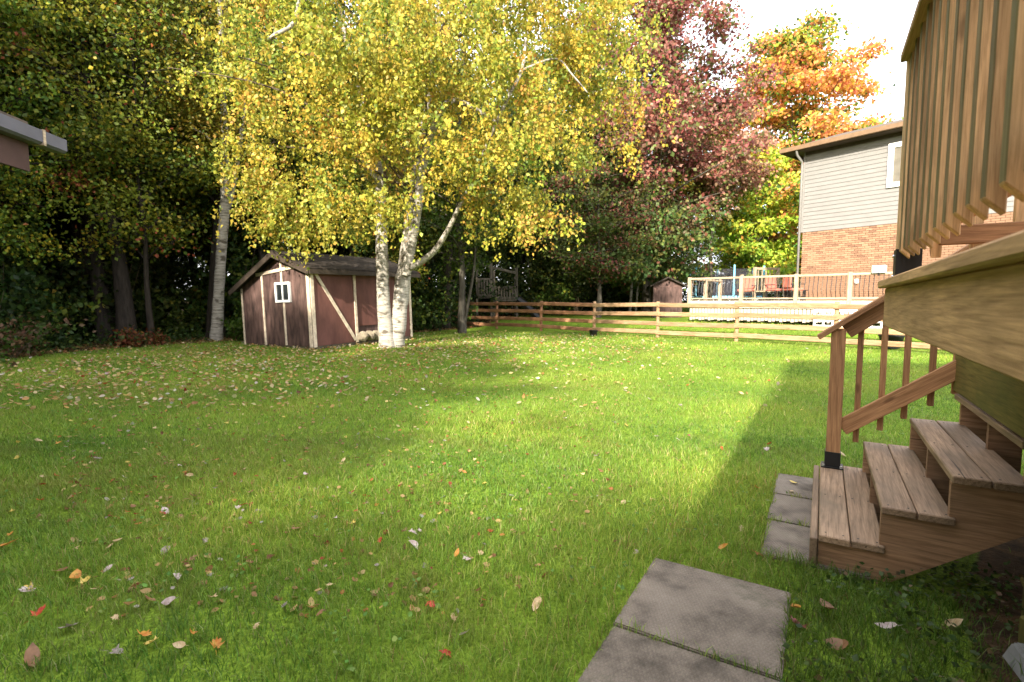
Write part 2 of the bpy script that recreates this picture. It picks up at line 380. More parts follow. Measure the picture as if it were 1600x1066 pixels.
def smooth_path(pts, n=4):
    """Catmull-Rom through (point, radius) pairs"""
    P = [Vector(p) for p, r in pts]; Rr = [r for p, r in pts]; op, orr = [], []
    for i in range(len(P) - 1):
        a, b, c, d = P[max(i - 1, 0)], P[i], P[i + 1], P[min(i + 2, len(P) - 1)]
        for k in range(n):
            t = k / n
            op.append(.5 * ((2 * b) + (c - a) * t + (2 * a - 5 * b + 4 * c - d) * t * t + (3 * b - a - 3 * c + d) * t ** 3)); orr.append(Rr[i] + (Rr[i + 1] - Rr[i]) * t)
    op.append(P[-1]); orr.append(Rr[-1]); return op, orr

def raw_mesh(name, V, F, mat, col=None):
    """numpy triangles/quads (all of one size) to a mesh, with an optional colour per point"""
    me = bpy.data.meshes.new(name); nv, nf, k = len(V), len(F), F.shape[1]
    me.vertices.add(nv); me.vertices.foreach_set('co', V.astype(np.float32).ravel())
    me.loops.add(nf * k); me.loops.foreach_set('vertex_index', F.astype(np.int32).ravel())
    me.polygons.add(nf); me.polygons.foreach_set('loop_start', np.arange(0, nf * k, k, dtype=np.int32))
    me.update(calc_edges=True); me.materials.append(M[mat])
    if col is not None:
        c4 = np.ones((nv, 4), np.float32); c4[:, :3] = col
        me.color_attributes.new('Col', 'FLOAT_COLOR', 'POINT').data.foreach_set('color', c4.ravel())
    return me

def unit(a): return a / np.maximum(np.linalg.norm(a, axis=1, keepdims=True), 1e-9)

def leaf_cloud(name, C, D, L, Wd, col, mat, rng):
    """one folded two-triangle leaf at each C, pointing along D"""
    n = len(C); D = unit(D); S_ = unit(np.cross(D, rng.normal(size=(n, 3)))); Nn = np.cross(D, S_)
    L = L[:, None]; Wd = Wd[:, None]; mid = C + D * L * .45
    V = np.stack([C, mid + S_ * Wd * .5 + Nn * Wd * .12, C + D * L, mid - S_ * Wd * .5 + Nn * Wd * .12], 1).reshape(-1, 3)
    b = np.arange(n)[:, None] * 4; F = np.concatenate([b + [0, 1, 2], b + [0, 2, 3]], 0)
    return raw_mesh(name, V, F, mat, np.repeat(col, 4, 0))

def oval_cloud(name, C, D, L, Wd, col, mat, rng):
    """six point curled leaves lying along D"""
    n = len(C); D = unit(D); S_ = unit(np.cross(D, np.array((0, 0, 1.0)) + rng.normal(size=(n, 3)) * .35)); Nn = np.cross(D, S_); Nn *= np.sign(Nn[:, 2:3]); cu = rng.uniform(-.1, .4, (n, 1))
    L = L[:, None]; Wd = Wd[:, None]
    P = lambda a, b, c: C + D * L * a + S_ * Wd * b + Nn * Wd * c * cu
    V = np.stack([P(-.5, 0, 1), P(-.2, .48, 1.1), P(.2, .4, 1.0), P(.55, 0, 1.2), P(.2, -.4, 1.0), P(-.2, -.48, 1.1), P(0, 0, 0)], 1).reshape(-1, 3)
    b = np.arange(n)[:, None] * 7; F = np.concatenate([b + [6, k, (k + 1) % 6] for k in range(6)], 0)
    return raw_mesh(name, V, F, mat, np.repeat(col, 7, 0))

def pick(rng, pal, n, jit=.18):
    """colours drawn from [(weight, rgb)...]"""
    wt = np.array([p[0] for p in pal], float); c = np.array([p[1] for p in pal], float)
    k = rng.choice(len(pal), n, p=wt / wt.sum()); return c[k] * (1 + jit * rng.normal(size=(n, 1))).clip(.5, 1.6) * (1 + .06 * rng.normal(size=(n, 3)))

# ------------------------------------------------------------------ ground
def litter(x, y):
    """0 on the lawn, 1 on the leaf-covered wood floor"""
    x = np.asarray(x, float); y = np.asarray(y, float)
    edge = np.interp(y, [-60, 0, 8, 11, 13.5, 16, 19, 24, 30, 60], [-14.5, -13.5, -12.6, -11.6, -10.6, -8.4, -4.2, -1.6, 1.0, 3.0])
    wood_ = sst((edge - x) / 1.6 + .5)
    rx, ry = x - O.x, y - O.y; v = rx * D2.x + ry * D2.y; u = rx * D1.x + ry * D1.y      # bare soil under the deck and steps
    return np.maximum(wood_, sst((v - .3) / .5) * sst((np.where(v > .75, 1.6, .3) - u) / .3) * sst((u + 9) / .5))

gx = np.unique(np.concatenate([np.linspace(-900, -60, 9), np.linspace(-1, 6, 41), np.linspace(-60, 60, 161), np.linspace(60, 900, 9)]))
gy = np.unique(np.concatenate([np.linspace(-900, -40, 9), np.linspace(-3, 6, 51), np.linspace(-40, 80, 161), np.linspace(80, 900, 9)]))
X, Y = np.meshgrid(gx, gy); V = np.stack([X.ravel(), Y.ravel(), gz(X, Y).ravel()], 1)
nx, ny = len(gx), len(gy); i = np.arange(nx * ny).reshape(ny, nx)
F = np.stack([i[:-1, :-1].ravel(), i[:-1, 1:].ravel(), i[1:, 1:].ravel(), i[1:, :-1].ravel()], 1)
me = raw_mesh('ground', V, F, 'ground'); me.attributes.new('litter', 'FLOAT', 'POINT').data.foreach_set('value', litter(V[:, 0], V[:, 1]).astype(np.float32))
me.polygons.foreach_set('use_smooth', [True] * len(me.polygons))
tag(put('ground', me), kind='structure', label='green lawn running into leaf littered wood floor')

# ------------------------------------------------------------------ wooden stairs
ST = empty('wooden_stairs', O, -TH, 'weathered open wooden steps with a cedar handrail beside the raised deck', 'stairs')
RUN = .262; TZ = [.19, .395, .60, .80]; SL = 1.41
for k, z in enumerate(TZ[:3]):
    v0 = RUN * k
    for q in range(2):
        vc = v0 + .07 + q * .145
        board('tread_board', ST, (vc, -.012 * (k + q) % .01, z - .02), (vc, SL + .006 * q, z - .02), .14, .038, 'tread', bev=.005)
mb = MB()
for k, z in enumerate(TZ[:3]):
    for u_ in (.05, .68, SL - .07):
        for dv in (.03, .11, .175, .255): mb.tube([(RUN * k + dv, u_, z - .004), (RUN * k + dv, u_, z + .0006)], [.0045, .0045], 6)
tag(mb.build('screws', 'black_metal', ST), kind='stuff')
board('tread_board', ST, (.80, .0, .78), (.80, SL - .03, .78), .1, .038, 'tread', bev=.005)
board('riser_board', ST, (-.022, .0, .083), (-.022, SL, .083), .036, .165, 'tread')
for u0 in (.03, .66, SL - .09):
    poly = [(.0, .0), (.31, .0), (.92, .46), (.92, .76), (.78, .76), (.78, .56), (.525, .56), (.525, .355), (.263, .355), (.263, .15), (.0, .15)]
    prism('stringer', ST, poly, (1, 0, 0), (0, 0, 1), (0, .04, 0), 'stringer').location = (.0, u0, .001)
NU = 1.355
board('newel_post', ST, (.076, NU, .3), (.076, NU, 1.215), .09, .09, 'rail')
mb = MB(); mb.box((.076, NU, .25), (.1, .1, .115)); mb.box((.076, NU, .194), (.14, .14, .008)); mb.build('post_base', 'black_metal', ST)
for dx in (-.055, .055):
    mb = MB(); mb.tube([(.076 + dx, NU - .055, .197), (.076 + dx, NU - .055, .212)], [.011, .009], 6); mb.build('bolt', 'bolt', ST)
SLP = .755
def rz(v, z0): return z0 + (v - .076) * SLP
board('handrail', ST, (-.05, NU, rz(-.05, 1.245)), (.86, NU, rz(.86, 1.245)), .14, .036, 'rail', up=(-SLP, 0, 1))
board('upper_rail', ST, (.1215, NU + .02, rz(.1215, 1.165)), (.86, NU + .02, rz(.86, 1.165)), .036, .115, 'rail', up=(-SLP, 0, 1))
board('lower_rail', ST, (.1215, NU + .02, rz(.1215, .45)), (.86, NU + .02, rz(.86, .45)), .036, .115, 'rail', up=(-SLP, 0, 1))
for v in (.216, .357, .49, .632, .757):
    board('baluster', ST, (v, NU + .06, rz(v, .275)), (v, NU + .06, rz(v, 1.185)), .036, .036, 'rail', up=(1, 0, 0))

# ------------------------------------------------------------------ raised deck
DK = empty('raised_deck', O, -TH, 'raised wooden deck with close set hanging balusters above the steps', 'deck')
UE, VE, ZD = .12, .212, 1.52                      # far end, outer edge, walking surface
board('edge_board', DK, (VE + .06, -8.5, ZD - .019), (VE + .06, UE, ZD - .019), .14, .038, 'deck', bev=.006)
for k in range(1, 20):
    board('deck_board', DK, (VE + .06 + k * .147, -8.5, ZD - .019), (VE + .06 + k * .147, UE if k < 4 else 1.5, ZD - .019), .14, .038, 'deck')
board('fascia_board', DK, (VE + .04, -8.5, ZD - .132), (VE + .04, UE - .02, ZD - .132), .04, .187, 'deck', bev=.005)
board('fascia_board', DK, (VE + .06, UE - .04, ZD - .132), (.72, UE - .04, ZD - .132), .04, .187, 'deck')
board('rim_board', DK, (.765, -8.2, 1.06), (.765, 1.44, 1.06), .04, .49, 'moss', bev=.005)
for k in range(12):
    board('joist', DK, (VE + .07, -.5 - k * .62, ZD - .15), (3.2, -.5 - k * .62, ZD - .15), .04, .19, 'moss')
for u in (-2.9, -5.6, -8.1):
    board('deck_post', DK, (.85, u, -.02), (.85, u, 1.0), .14, .14, 'deck')
for k in range(9): board('shade_backing_board', DK, (1.22, -8.2, .07 + k * .142), (1.22, 1.4, .07 + k * .142), .02, .137, 'moss')  # added dark boards that close off light and view under the deck
board('sun_blocking_panel', DK, (1.0, -8.45, .62), (3.4, -8.45, .62), .03, 1.2, 'grey_wood')  # unseen panels added to block low sun from under the deck
board('sun_blocking_panel', DK, (VE + .1, -8.49, .62), (1.0, -8.49, .62), .03, 1.2, 'grey_wood')
VB = .272                                            # plane of the balusters' outer face
ZR0, ZR1 = 1.618, 2.565
def cut_baluster(parent, v, u, w_, out, zb, zt):
    """2x2 baluster with its foot cut at a slant, high on the outer side"""
    poly = [(0, zb + w_ * .95), (w_, zb), (w_, zt), (0, zt)]
    if out == 'v': o = prism('baluster', parent, poly, (1, 0, 0), (0, 0, 1), (0, w_, 0), 'baluster'); o.location = (v, u, 0)
    else: o = prism('baluster', parent, poly, (0, -1, 0), (0, 0, 1), (w_, 0, 0), 'baluster'); o.location = (v, u, 0)
    return o
# the slant cut mesh is built lying along x so that its grain runs lengthwise
def bal_mesh(w_, d_, L):
    V = [(0, 0, 0), (0, w_, 0), (d_ * 1.0, 0, d_), (d_ * 1.0, w_, d_), (L, 0, 0), (L, w_, 0), (L, 0, d_), (L, w_, d_)]
    bm = bmesh.new(); vs = [bm.verts.new(Vector(p)) for p in V]
    for f in ((0, 1, 3, 2), (4, 6, 7, 5), (0, 4, 5, 1), (2, 3, 7, 6), (0, 2, 6, 4), (1, 5, 7, 3)): bm.faces.new([vs[k] for k in f])
    bmesh.ops.recalc_face_normals(bm, faces=bm.faces)
    bmesh.ops.bevel(bm, geom=list(bm.edges), offset=.003, segments=1, affect='EDGES')
    bm.normal_update()
    for f in bm.faces: f.material_index = 1 if f.normal.z > .5 and abs(f.normal.x) < .3 else 0      # outer face: shade painted in as a darker tone, plus green weathering
    me = bpy.data.meshes.new('baluster'); bm.to_mesh(me); bm.free(); me.materials.append(M['baluster']); me.materials.append(M['baluster_green_shade']); return me
# local x up, local z outwards
LB = .955
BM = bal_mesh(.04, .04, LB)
mside = Matrix(((0, 0, -1), (0, 1, 0), (1, 0, 0)))         # columns: x->up, y->u, z->-v
mend = Matrix(((0, -1, 0), (0, 0, 1), (1, 0, 0)))          # z->+u
rb = random.Random(3)
u = UE - .11; k = 0
while u > -8.3:
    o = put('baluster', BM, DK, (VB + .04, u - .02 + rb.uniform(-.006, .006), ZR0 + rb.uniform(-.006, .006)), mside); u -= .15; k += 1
v = VB + .16
while v < 3.2:
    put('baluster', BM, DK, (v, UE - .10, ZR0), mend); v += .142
for (v, u) in ((VB + .043, UE - .02), (VB + .09, -2.7), (VB + .09, -5.4), (VB + .09, -8.2), (1.6, UE - .16), (3.1, UE - .16)):
    board('guard_post', DK, (v, u, ZD + .02), (v, u, ZR1 + .02), .09, .09, 'baluster')
    mb = MB(); mb.box((v, u, ZD + .075), (.102, .102, .15)); mb.box((v, u, ZD + .005), (.12, .12, .01)); mb.build('post_base', 'black_metal', DK)
    for dz in (.02, .12):
        for du in (-.052,):
            mb = MB(); mb.tube([(v - .052, u + .02, ZD + dz), (v - .058, u + .02, ZD + dz)], [.009, .007], 6); mb.build('bolt', 'bolt', DK)
for z in (1.715, 2.505):
    board('guard_rail', DK, (VB + .062, -8.3, z), (VB + .062, UE - .145, z), .036, .085, 'rail')
    board('guard_rail', DK, (VB + .14, UE - .16, z), (3.1, UE - .16, z), .036, .085, 'rail')
board('top_rail', DK, (VB + .045, -8.4, ZR1 + .02), (VB + .045, UE - .02, ZR1 + .02), .15, .038, 'deck')
board('top_rail', DK, (VB + .122, UE - .095, ZR1 + .02), (3.2, UE - .095, ZR1 + .02), .15, .038, 'deck')

# ------------------------------------------------------------------ patio slabs
def slab(v0, v1, u0, u1, z, label, tilt=(0, 0), rz_=0.0):
    c = W((v0 + v1) / 2, (u0 + u1) / 2, z); sx, sy = v1 - v0, u1 - u0
    bm = bmesh.new(); bmesh.ops.create_cube(bm, size=1); bmesh.ops.scale(bm, vec=(sx, sy, .05), verts=bm.verts)
    bmesh.ops.bevel(bm, geom=list(bm.edges), offset=.006, segments=2, affect='EDGES')
    me = bpy.data.meshes.new('slab'); bm.to_mesh(me); bm.free(); me.materials.append(M['slab'])
    o = put('paving_slab', me); o.location = c - Vector((0, 0, .025)); o.rotation_euler = (tilt[0], tilt[1], -TH + rz_)
    return tag(o, label, 'paving slab', 'patio slabs by the steps')
SLABS = [(-.76, -.105, -1.02, -.365, .022, 'square grey paving slab in the grass nearest the steps, dark stained corner', (R(.5), 0), 0),
         (-.755, -.1, -1.69, -1.03, .016, 'large grey paving slab cut off by the bottom of the photo', (0, R(-.4)), 0),
         (-.75, -.1, -2.36, -1.70, .016, 'paving slab behind the two slabs in the grass', (0, 0), 0),
         (-.275, .23, 0.0, .515, .018, 'textured slab under the near front corner of the steps', (0, 0), R(1)),
         (-.285, .22, .525, 1.035, .016, 'middle slab of three along the lowest step', (0, R(.3)), R(-.6)),
         (-.29, .215, 1.045, 1.55, .018, 'farthest slab along the lowest step with a yellow leaf', (0, 0), R(.4))]
for s in SLABS: slab(*s)

# ------------------------------------------------------------------ blocks at the corner under the deck
cb = empty('concrete_footing', Vector((2.035, 1.80, -.05)), -TH + R(8), 'pale concrete footing block in the dark under the deck edge', 'concrete block')
bm = bmesh.new(); bmesh.ops.create_cube(bm, size=1)
for q in bm.verts: q.co = Vector((q.co.x * (.2 if q.co.z > 0 else .27), q.co.y * (.2 if q.co.z > 0 else .27), (q.co.z + .5) * .13))
bmesh.ops.bevel(bm, geom=list(bm.edges), offset=.012, segments=2, affect='EDGES'); me = bpy.data.meshes.new('block'); bm.to_mesh(me); bm.free(); me.materials.append(M['concrete'])
put('block', me, cb); mb = MB(); mb.tube([(0, 0, .128), (0, 0, .14)], [.012, .012], 8); mb.build('anchor_pin', 'bolt', cb)
tb = empty('timber_offcut', Vector((2.14, 1.95, 0)), -TH + R(14), 'short dark timber offcut beside the concrete block', 'timber')
board('timber', tb, (.01, -.02, -.04), (.01, -.02, .13), .15, .15, 'moss', up=(0, 1, 0), bev=.008)
board('cleat', tb, (-.08, -.12, .04), (.1, -.12, .04), .04, .09, 'moss')
tb = empty('timber_offcut', Vector((2.3, 2.13, 0)), -TH - R(5), 'square post stub standing behind the short dark timber', 'timber')
board('timber', tb, (0, 0, 0), (0, 0, .16), .1, .1, 'moss', up=(0, 1, 0), bev=.006); board('cap_board', tb, (-.06, 0, .172), (.06, 0, .172), .12, .022, 'moss')

# ------------------------------------------------------------------ our own house (out of frame, behind the deck)
HS = empty('brick_house', W(2.85, -12.6, 0), -TH, 'brick house wall at the back of the raised deck', 'house')
mb = MB(); mb.box((4.5, 0, 4.2), (9, 12.4, 8.4)); mb.build('wall', 'mortar', HS)
prism('roof', HS, [(-.4, 8.55), (4.5, 9.6), (9.4, 8.55), (9.4, 8.4), (-.4, 8.4)], (1, 0, 0), (0, 0, 1), (0, 13.2, 0), 'shingle').location = (0, -6.6, 0)

# ------------------------------------------------------------------ rail fence
def fence_pt(k): p = FP + FD * 2.59 * k; return Vector((p[0], p[1], GZ(p[0], p[1])))
FE = empty('rail_fence', fence_pt(0), 0, 'four rail wooden fence across the back of the lawn', 'fence')
rf = random.Random(5); o0 = fence_pt(0)
K0, K1 = -4, 9
RZ = (.19, .49, .80, 1.10)
for k in range(K0, K1 + 1):
    p = fence_pt(k) - o0
    mb = MB(); mb.tube([p + Vector((0, 0, -.1)), p + Vector((rf.uniform(-.015, .015), 0, .6)), p + Vector((rf.uniform(-.02, .02), 0, 1.22))], [.062, .058, .055], 9, .05)
    mb.build('fence_post', 'fence' if k < 3 else 'fence_red', FE, True)
    if k < K1:
        q = fence_pt(k + 1) - o0; d = (q - p).normalized()
        for j, z in enumerate(RZ):
            off = Vector((-FN[0], -FN[1], 0)) * (.075 if k % 2 else .07)
            a = p + off + Vector((0, 0, z + rf.uniform(-.02, .02))) - d * .06; b = q + off + Vector((0, 0, z + rf.uniform(-.02, .02))) + d * .055
            board('rail', FE, a, b, .05, .14, 'fence' if k < 2 else 'fence_red', bev=.018)

# ------------------------------------------------------------------ red garden shed
pc = ground_at(490, 547)
SHL, SHW = 3.75, 2.95
ang = math.atan2(.86, .51)
SH = empty('garden_shed', pc + Vector((0, 0, -.02)), 0, 'faded red garden shed with cream trim and a small white window', 'shed')
tilt = Matrix.Rotation(R(-1.7), 4, Vector((0, 1, 0)))
SH.matrix_basis = Matrix.Translation(pc + Vector((0, 0, .03))) @ tilt @ Matrix.Rotation(ang, 4, 'Z')
# local x runs along the long front, local y to the left along the gable
HR, HL, HA = 2.06, 1.66, 2.5; YA = 1.2
gp = [(0, .06), (SHW, .06), (SHW, HL), (YA, HA - .08), (0, HR)]
prism('gable_wall', SH, gp, (0, 1, 0), (0, 0, 1), (.05, 0, 0), 'red_grey')
prism('gable_wall', SH, gp, (0, 1, 0), (0, 0, 1), (.05, 0, 0), 'red_grey').location = (SHL - .05, 0, 0)
def panel(name, x0, x1, z0, z1, y, t, mat): mb = MB(); mb.box(((x0 + x1) / 2, y, (z0 + z1) / 2), (x1 - x0, t, z1 - z0)); return mb.build(name, mat, SH)
panel('front_wall', .05, 1.45, .06, HR, .02, .04, 'red_siding')
panel('front_wall', 3.12, SHL - .05, .06, HR, .02, .04, 'red_siding')
panel('door', 1.47, 2.285, .5, HR - .03, .03, .03, 'red_siding'); panel('door', 2.295, 3.1, .5, HR - .03, .03, .03, 'red_siding')
panel('door_sill', 1.5, 3.08, .06, .52, .06, .03, 'red_grey'); panel('back_wall', .05, SHL - .05, .06, HL, SHW - .02, .04, 'red_siding')
panel('floor_frame', .02, SHL - .02, -.02, .06, SHW / 2, SHW - .05, 'grey_wood')
mb = MB(); mb.box((2.31, .005, 1.1), (.03, .02, .1)); mb.build('door_latch', 'black_metal', SH)
def trim(p0, p1, wd, out='x'):
    up = (-1, 0, 0) if out == 'x' else (0, -1, 0)
    board('trim_board', SH, p0, p1, wd, .025, 'trim', up=up)
GX = -.014; FY = -.014
trim((GX, .055, .03), (GX, .055, HR - .02), .11); trim((GX, SHW - .03, .03), (GX, SHW - .03, HL - .02), .06)
trim((GX, 1.95, .06), (GX, 1.95, 2.0), .07)
trim((GX, 1.06, .07), (GX, 1.06, 1.2), .07); trim((GX, 1.1, 1.76), (GX, 1.1, HA - .13), .07)
trim((GX - .003, .32, HR + .08), (GX - .003, 2.2, HR - .07), .085)
trim((.055, FY, .03), (.055, FY, HR - .02), .1, 'y'); trim((1.46, FY, .05), (1.46, FY, HR - .03), .085, 'y')
trim((.13, FY - .003, HR - .06), (1.40, FY - .003, .12), .085, 'y'); trim((3.11, FY, .05), (3.11, FY, HR - .03), .08, 'y'); trim((SHL - .05, FY, .03), (SHL - .05, FY, HR - .02), .09, 'y')
win = bpy.data.objects.new('window', None)
mb = MB(); wy, wz = 1.06, 1.48
for (dy, dz, sy, sz) in ((0, .235, .62, .06), (0, -.235, .62, .06), (.28, 0, .06, .41), (-.28, 0, .06, .41), (0, 0, .035, .41)): mb.box((GX - .012, wy + dy, wz + dz), (.05, sy, sz))
wf = mb.build('window', 'white_vinyl', SH)
for dy in (-.134, .134): mb = MB(); mb.box((GX - .002, wy + dy, wz), (.02, .233, .41)); mb.build('pane', 'dark_glass', wf)
# roof: two slopes of dark boards with overhang, and fascia
def slope(y0, z0, y1, z1, nm):
    ov = .2; poly = [(y0, z0), (y1, z1), (y1, z1 + .06), (y0, z0 + .06)]
    return prism('roof_slope', SH, poly, (0, 1, 0), (0, 0, 1), (SHL + 2 * ov, 0, 0), 'shed_roof').__setattr__('location', (-ov, 0, 0))
sr = (HA - HR) / YA; sl = (HA - HL) / (SHW - YA)
slope(-.25, HR - sr * .25 + .02, YA - .002, HA + .02, 'r'); slope(YA + .002, HA + .02, SHW + .25, HL - sl * .25 + .02, 'l')
for (y0, z0, y1, z1) in ((-.25, HR - sr * .25, YA, HA), (SHW + .25, HL - sl * .25, YA, HA)):
    board('barge_board', SH, (-.215, y0, z0 - .03), (-.215, y1, z1 - .03), .025, .13, 'soffit', up=(0, 0, 1))
board('fascia', SH, (-.2, -.265, HR - sr * .25 - .02), (SHL + .2, -.265, HR - sr * .25 - .02), .025, .11, 'soffit')
mb = MB()
for k in range(9):
    for j in range(4):
        zz = HR + sr * (j * .4 - .1) + .085; mb.box((.1 + k * .46 + .2 * (j % 2), j * .4 - .05, zz), (.4, .06, .01))
mb.build('shingle_edges', 'shed_roof', SH)
# stones under the doors
rs = random.Random(9)
for k in range(6):
    wpos = SH.matrix_basis @ Vector((1.62 + k * .27, -.06 + rs.uniform(-.03, .03), .2))
    bm = bmesh.new(); bmesh.ops.create_icosphere(bm, subdivisions=2, radius=1)
    for q in bm.verts:
        f = 1 + rs.uniform(-.12, .12); q.co = Vector((q.co.x * .16 * f, q.co.y * .11 * f, q.co.z * .15 * f))
    me = bpy.data.meshes.new('stone'); bm.to_mesh(me); bm.free(); me.materials.append(M['stone'])
    o = put('stone', me, None, wpos); o.rotation_euler = (0, 0, rs.uniform(0, 3)); tag(o, 'rounded field stone lying under the red shed doors', 'stone', 'stones under the shed doors')

# ------------------------------------------------------------------ roof corner of the building on the left
c0 = at(104, 216, 5.2)
LB_ = empty('neighbouring_outbuilding', (c0.x, c0.y, 0), R(8), 'roof corner with grey gutter and dull red fascia jutting in on the left', 'outbuilding')
# gutter runs from the corner back towards the camera's left
gd = Vector((at(0, 174, 4.46) - c0)); gd.z = 0; gd.normalize(); zc = c0.z; gn = Vector((-gd.y, gd.x, 0))
rot = Matrix((gd, gn, Vector((0, 0, 1)))).transposed().to_4x4(); rot.translation = Vector((c0.x, c0.y, 0)); LB_.matrix_basis = rot
def lbox(name, x0, x1, y0, y1, z0, z1, mat): mb = MB(); mb.box(((x0 + x1) / 2, (y0 + y1) / 2, (z0 + z1) / 2), (x1 - x0, y1 - y0, z1 - z0)); return mb.build(name, mat, LB_)
SGN = 1 if gn.dot(Vector((-1, 0, 0))) > 0 else -1
prism('gutter', LB_, [(0, zc - .02), (0, zc - .13), (SGN * .03, zc - .15), (SGN * .12, zc - .15), (SGN * .12, zc - .03), (SGN * .105, zc - .03), (SGN * .105, zc - .13), (SGN * .015, zc - .13), (SGN * .015, zc - .02)], (0, 1, 0), (0, 0, 1), (6, 0, 0), 'gutter')
lbox('gutter_clip', .27, .3, *sorted((-.006 * SGN, .1 * SGN)), zc - .156, zc - .012, 'pale_wood')
prism('fascia_board', LB_, [(.3, zc - .02), (.3, zc - .4), (6.0, zc - .36), (6.0, zc - .02)], (1, 0, 0), (0, 0, 1), (0, SGN * .03, 0), 'red_fascia').location = (0, SGN * .13, 0)
prism('roof', LB_, [(SGN * .12, zc), (SGN * 3.2, zc + 1.1), (SGN * 6.2, zc), (SGN * 6.2, zc + .05), (SGN * 3.2, zc + 1.16), (SGN * .12, zc + .05)], (0, 1, 0), (0, 0, 1), (5.6, 0, 0), 'shingle').location = (.3, 0, 0)
lbox('wall', 1.3, 5.5, *sorted((SGN * .8, SGN * 5.6)), 0, zc - .1, 'red_siding')
lbox('rafter', .62, .72, *sorted((SGN * .17, SGN * 5.9)), zc - .3, zc - .16, 'soffit')
prism('soffit', LB_, [(SGN * .17, zc - .16), (SGN * 5.9, zc - .16), (SGN * 5.9, zc - .13), (SGN * .17, zc - .13)], (0, 1, 0), (0, 0, 1), (5.3, 0, 0), 'red_fascia').location = (.55, 0, 0)

# ------------------------------------------------------------------ neighbour's house
hc = Vector((11.3, 20.15, 0)); wd_ = Vector((.6, -.8, 0)); nrm = Vector((-.8, -.6, 0))
zg = GZ(hc.x, hc.y) - .1; Z1, Z2 = 4.06, 7.1
NH = empty('neighbour_house', (hc.x, hc.y, 0), 0, 'two storey house of orange brick below and taupe siding above', 'house')
m4 = Matrix((wd_, -nrm, Vector((0, 0, 1)))).transposed().to_4x4(); m4.translation = Vector((hc.x, hc.y, 0)); NH.matrix_basis = m4
HLn = 8.0                                             # local x along the wall, local y into the house
def nbox(name, x0, x1, y0, y1, z0, z1, mat, par=None): mb = MB(); mb.box(((x0 + x1) / 2, (y0 + y1) / 2, (z0 + z1) / 2), (x1 - x0, y1 - y0, z1 - z0)); return mb.build(name, mat, par or NH)
nbox('wall', .0, HLn, .0, 9, zg, Z2 + .05, 'mortar')
bl, bh, gap = .203, .066, .0105
BMESH = box_mesh(bl, .05, bh, 'brick', .004); BHALF = box_mesh(bl / 2 - gap / 2, .05, bh, 'brick', .004)
bricks = []
row = 0; z = Z1 - .02 - bh / 2
while z > zg:
    x = .0 if row % 2 else -(bl + gap) / 2
    while x < HLn - .1:
        if x < 0: bricks.append((x + (bl + gap) / 2 + (bl / 2 - gap / 2) / 2, z, True))
        else: bricks.append((x + bl / 2, z, False))
        x += bl + gap
    z -= bh + gap; row += 1
mid, rest = [], MB()
for (x, z, half) in bricks:
    if x < 3.35 and z > 1.95 and len(mid) < 300: mid.append((x, z, half))
    elif x < HLn and z > .9: rest.box((x, -.012, z), ((bl / 2 - gap / 2) if half else bl, .05, bh))
rbk = random.Random(2)
for (x, z, half) in mid: put('brick', BHALF if half else BMESH, NH, (x, -.012 + rbk.uniform(-.002, .002), z))
tag(rest.build('brickwork', 'brick', NH), kind='stuff')
sid_n = 20; sh_ = (Z2 - Z1) / sid_n
pm = bpy.data.meshes.new('plank')
L_ = HLn; pv = [(0, -.03, 0), (0, -.012, sh_), (0, .0, sh_), (0, .0, 0), (L_, -.03, 0), (L_, -.012, sh_), (L_, 0, sh_), (L_, 0, 0)]
pm.from_pydata(pv, [], [(0, 4, 5, 1), (1, 5, 6, 2), (2, 6, 7, 3), (3, 7, 4, 0), (0, 1, 2, 3), (4, 7, 6, 5)]); pm.materials.append(M['siding'])
for k in range(sid_n): put('siding_plank', pm, NH, (0, -.002, Z1 + k * sh_))
nbox('corner_post', -.07, .0, -.045, .05, Z1, Z2, 'siding')
nbox('soffit', -.6, HLn + .4, -.5, .2, Z2 - .02, Z2 + .02, 'soffit')
nbox('frieze', .0, HLn, -.055, -.03, Z2 - .14, Z2 - .02, 'soffit')
nbox('eavestrough', -.72, HLn + .4, -.64, -.5, Z2 + .0, Z2 + .15, 'brown_metal')
nbox('end_fascia', -.72, -.66, -.5, 9, Z2 - .02, Z2 + .15, 'brown_metal')
prism('roof', NH, [(-.5, Z2 + .15), (4.5, Z2 + 1.7), (9.5, Z2 + .15)], (0, 1, 0), (0, 0, 1), (HLn + 1.0, 0, 0), 'shingle').location = (-.66, 0, 0)
mb = MB(); mb.tube([(-.12, -.57, Z2 + .02), (-.12, -.5, Z2 - .16), (-.1, -.12, Z2 - .36), (-.1, -.09, Z2 - .5), (-.1, -.09, zg)], [.045] * 5, 8); mb.build('downspout', 'siding', NH, True)
wx, wz = 3.45, 6.02
fr = MB()
for (dx, dz, sx, sz) in ((0, .66, 1.5, .16), (0, -.66, 1.5, .16), (.67, 0, .16, 1.16), (-.67, 0, .16, 1.16), (0, 0, .06, 1.16)): fr.box((wx + dx, -.05, wz + dz), (sx, .07, sz))
wf = fr.build('window', 'white_vinyl', NH)
for dx in (-.31, .31): nbox('pane', wx + dx - .28, wx + dx + .28, -.045, -.03, wz - .58, wz + .58, 'screen', wf)
nbox('wall_lamp', 1.9, 2.0, -.12, -.038, 2.05, 2.2, 'white_vinyl')

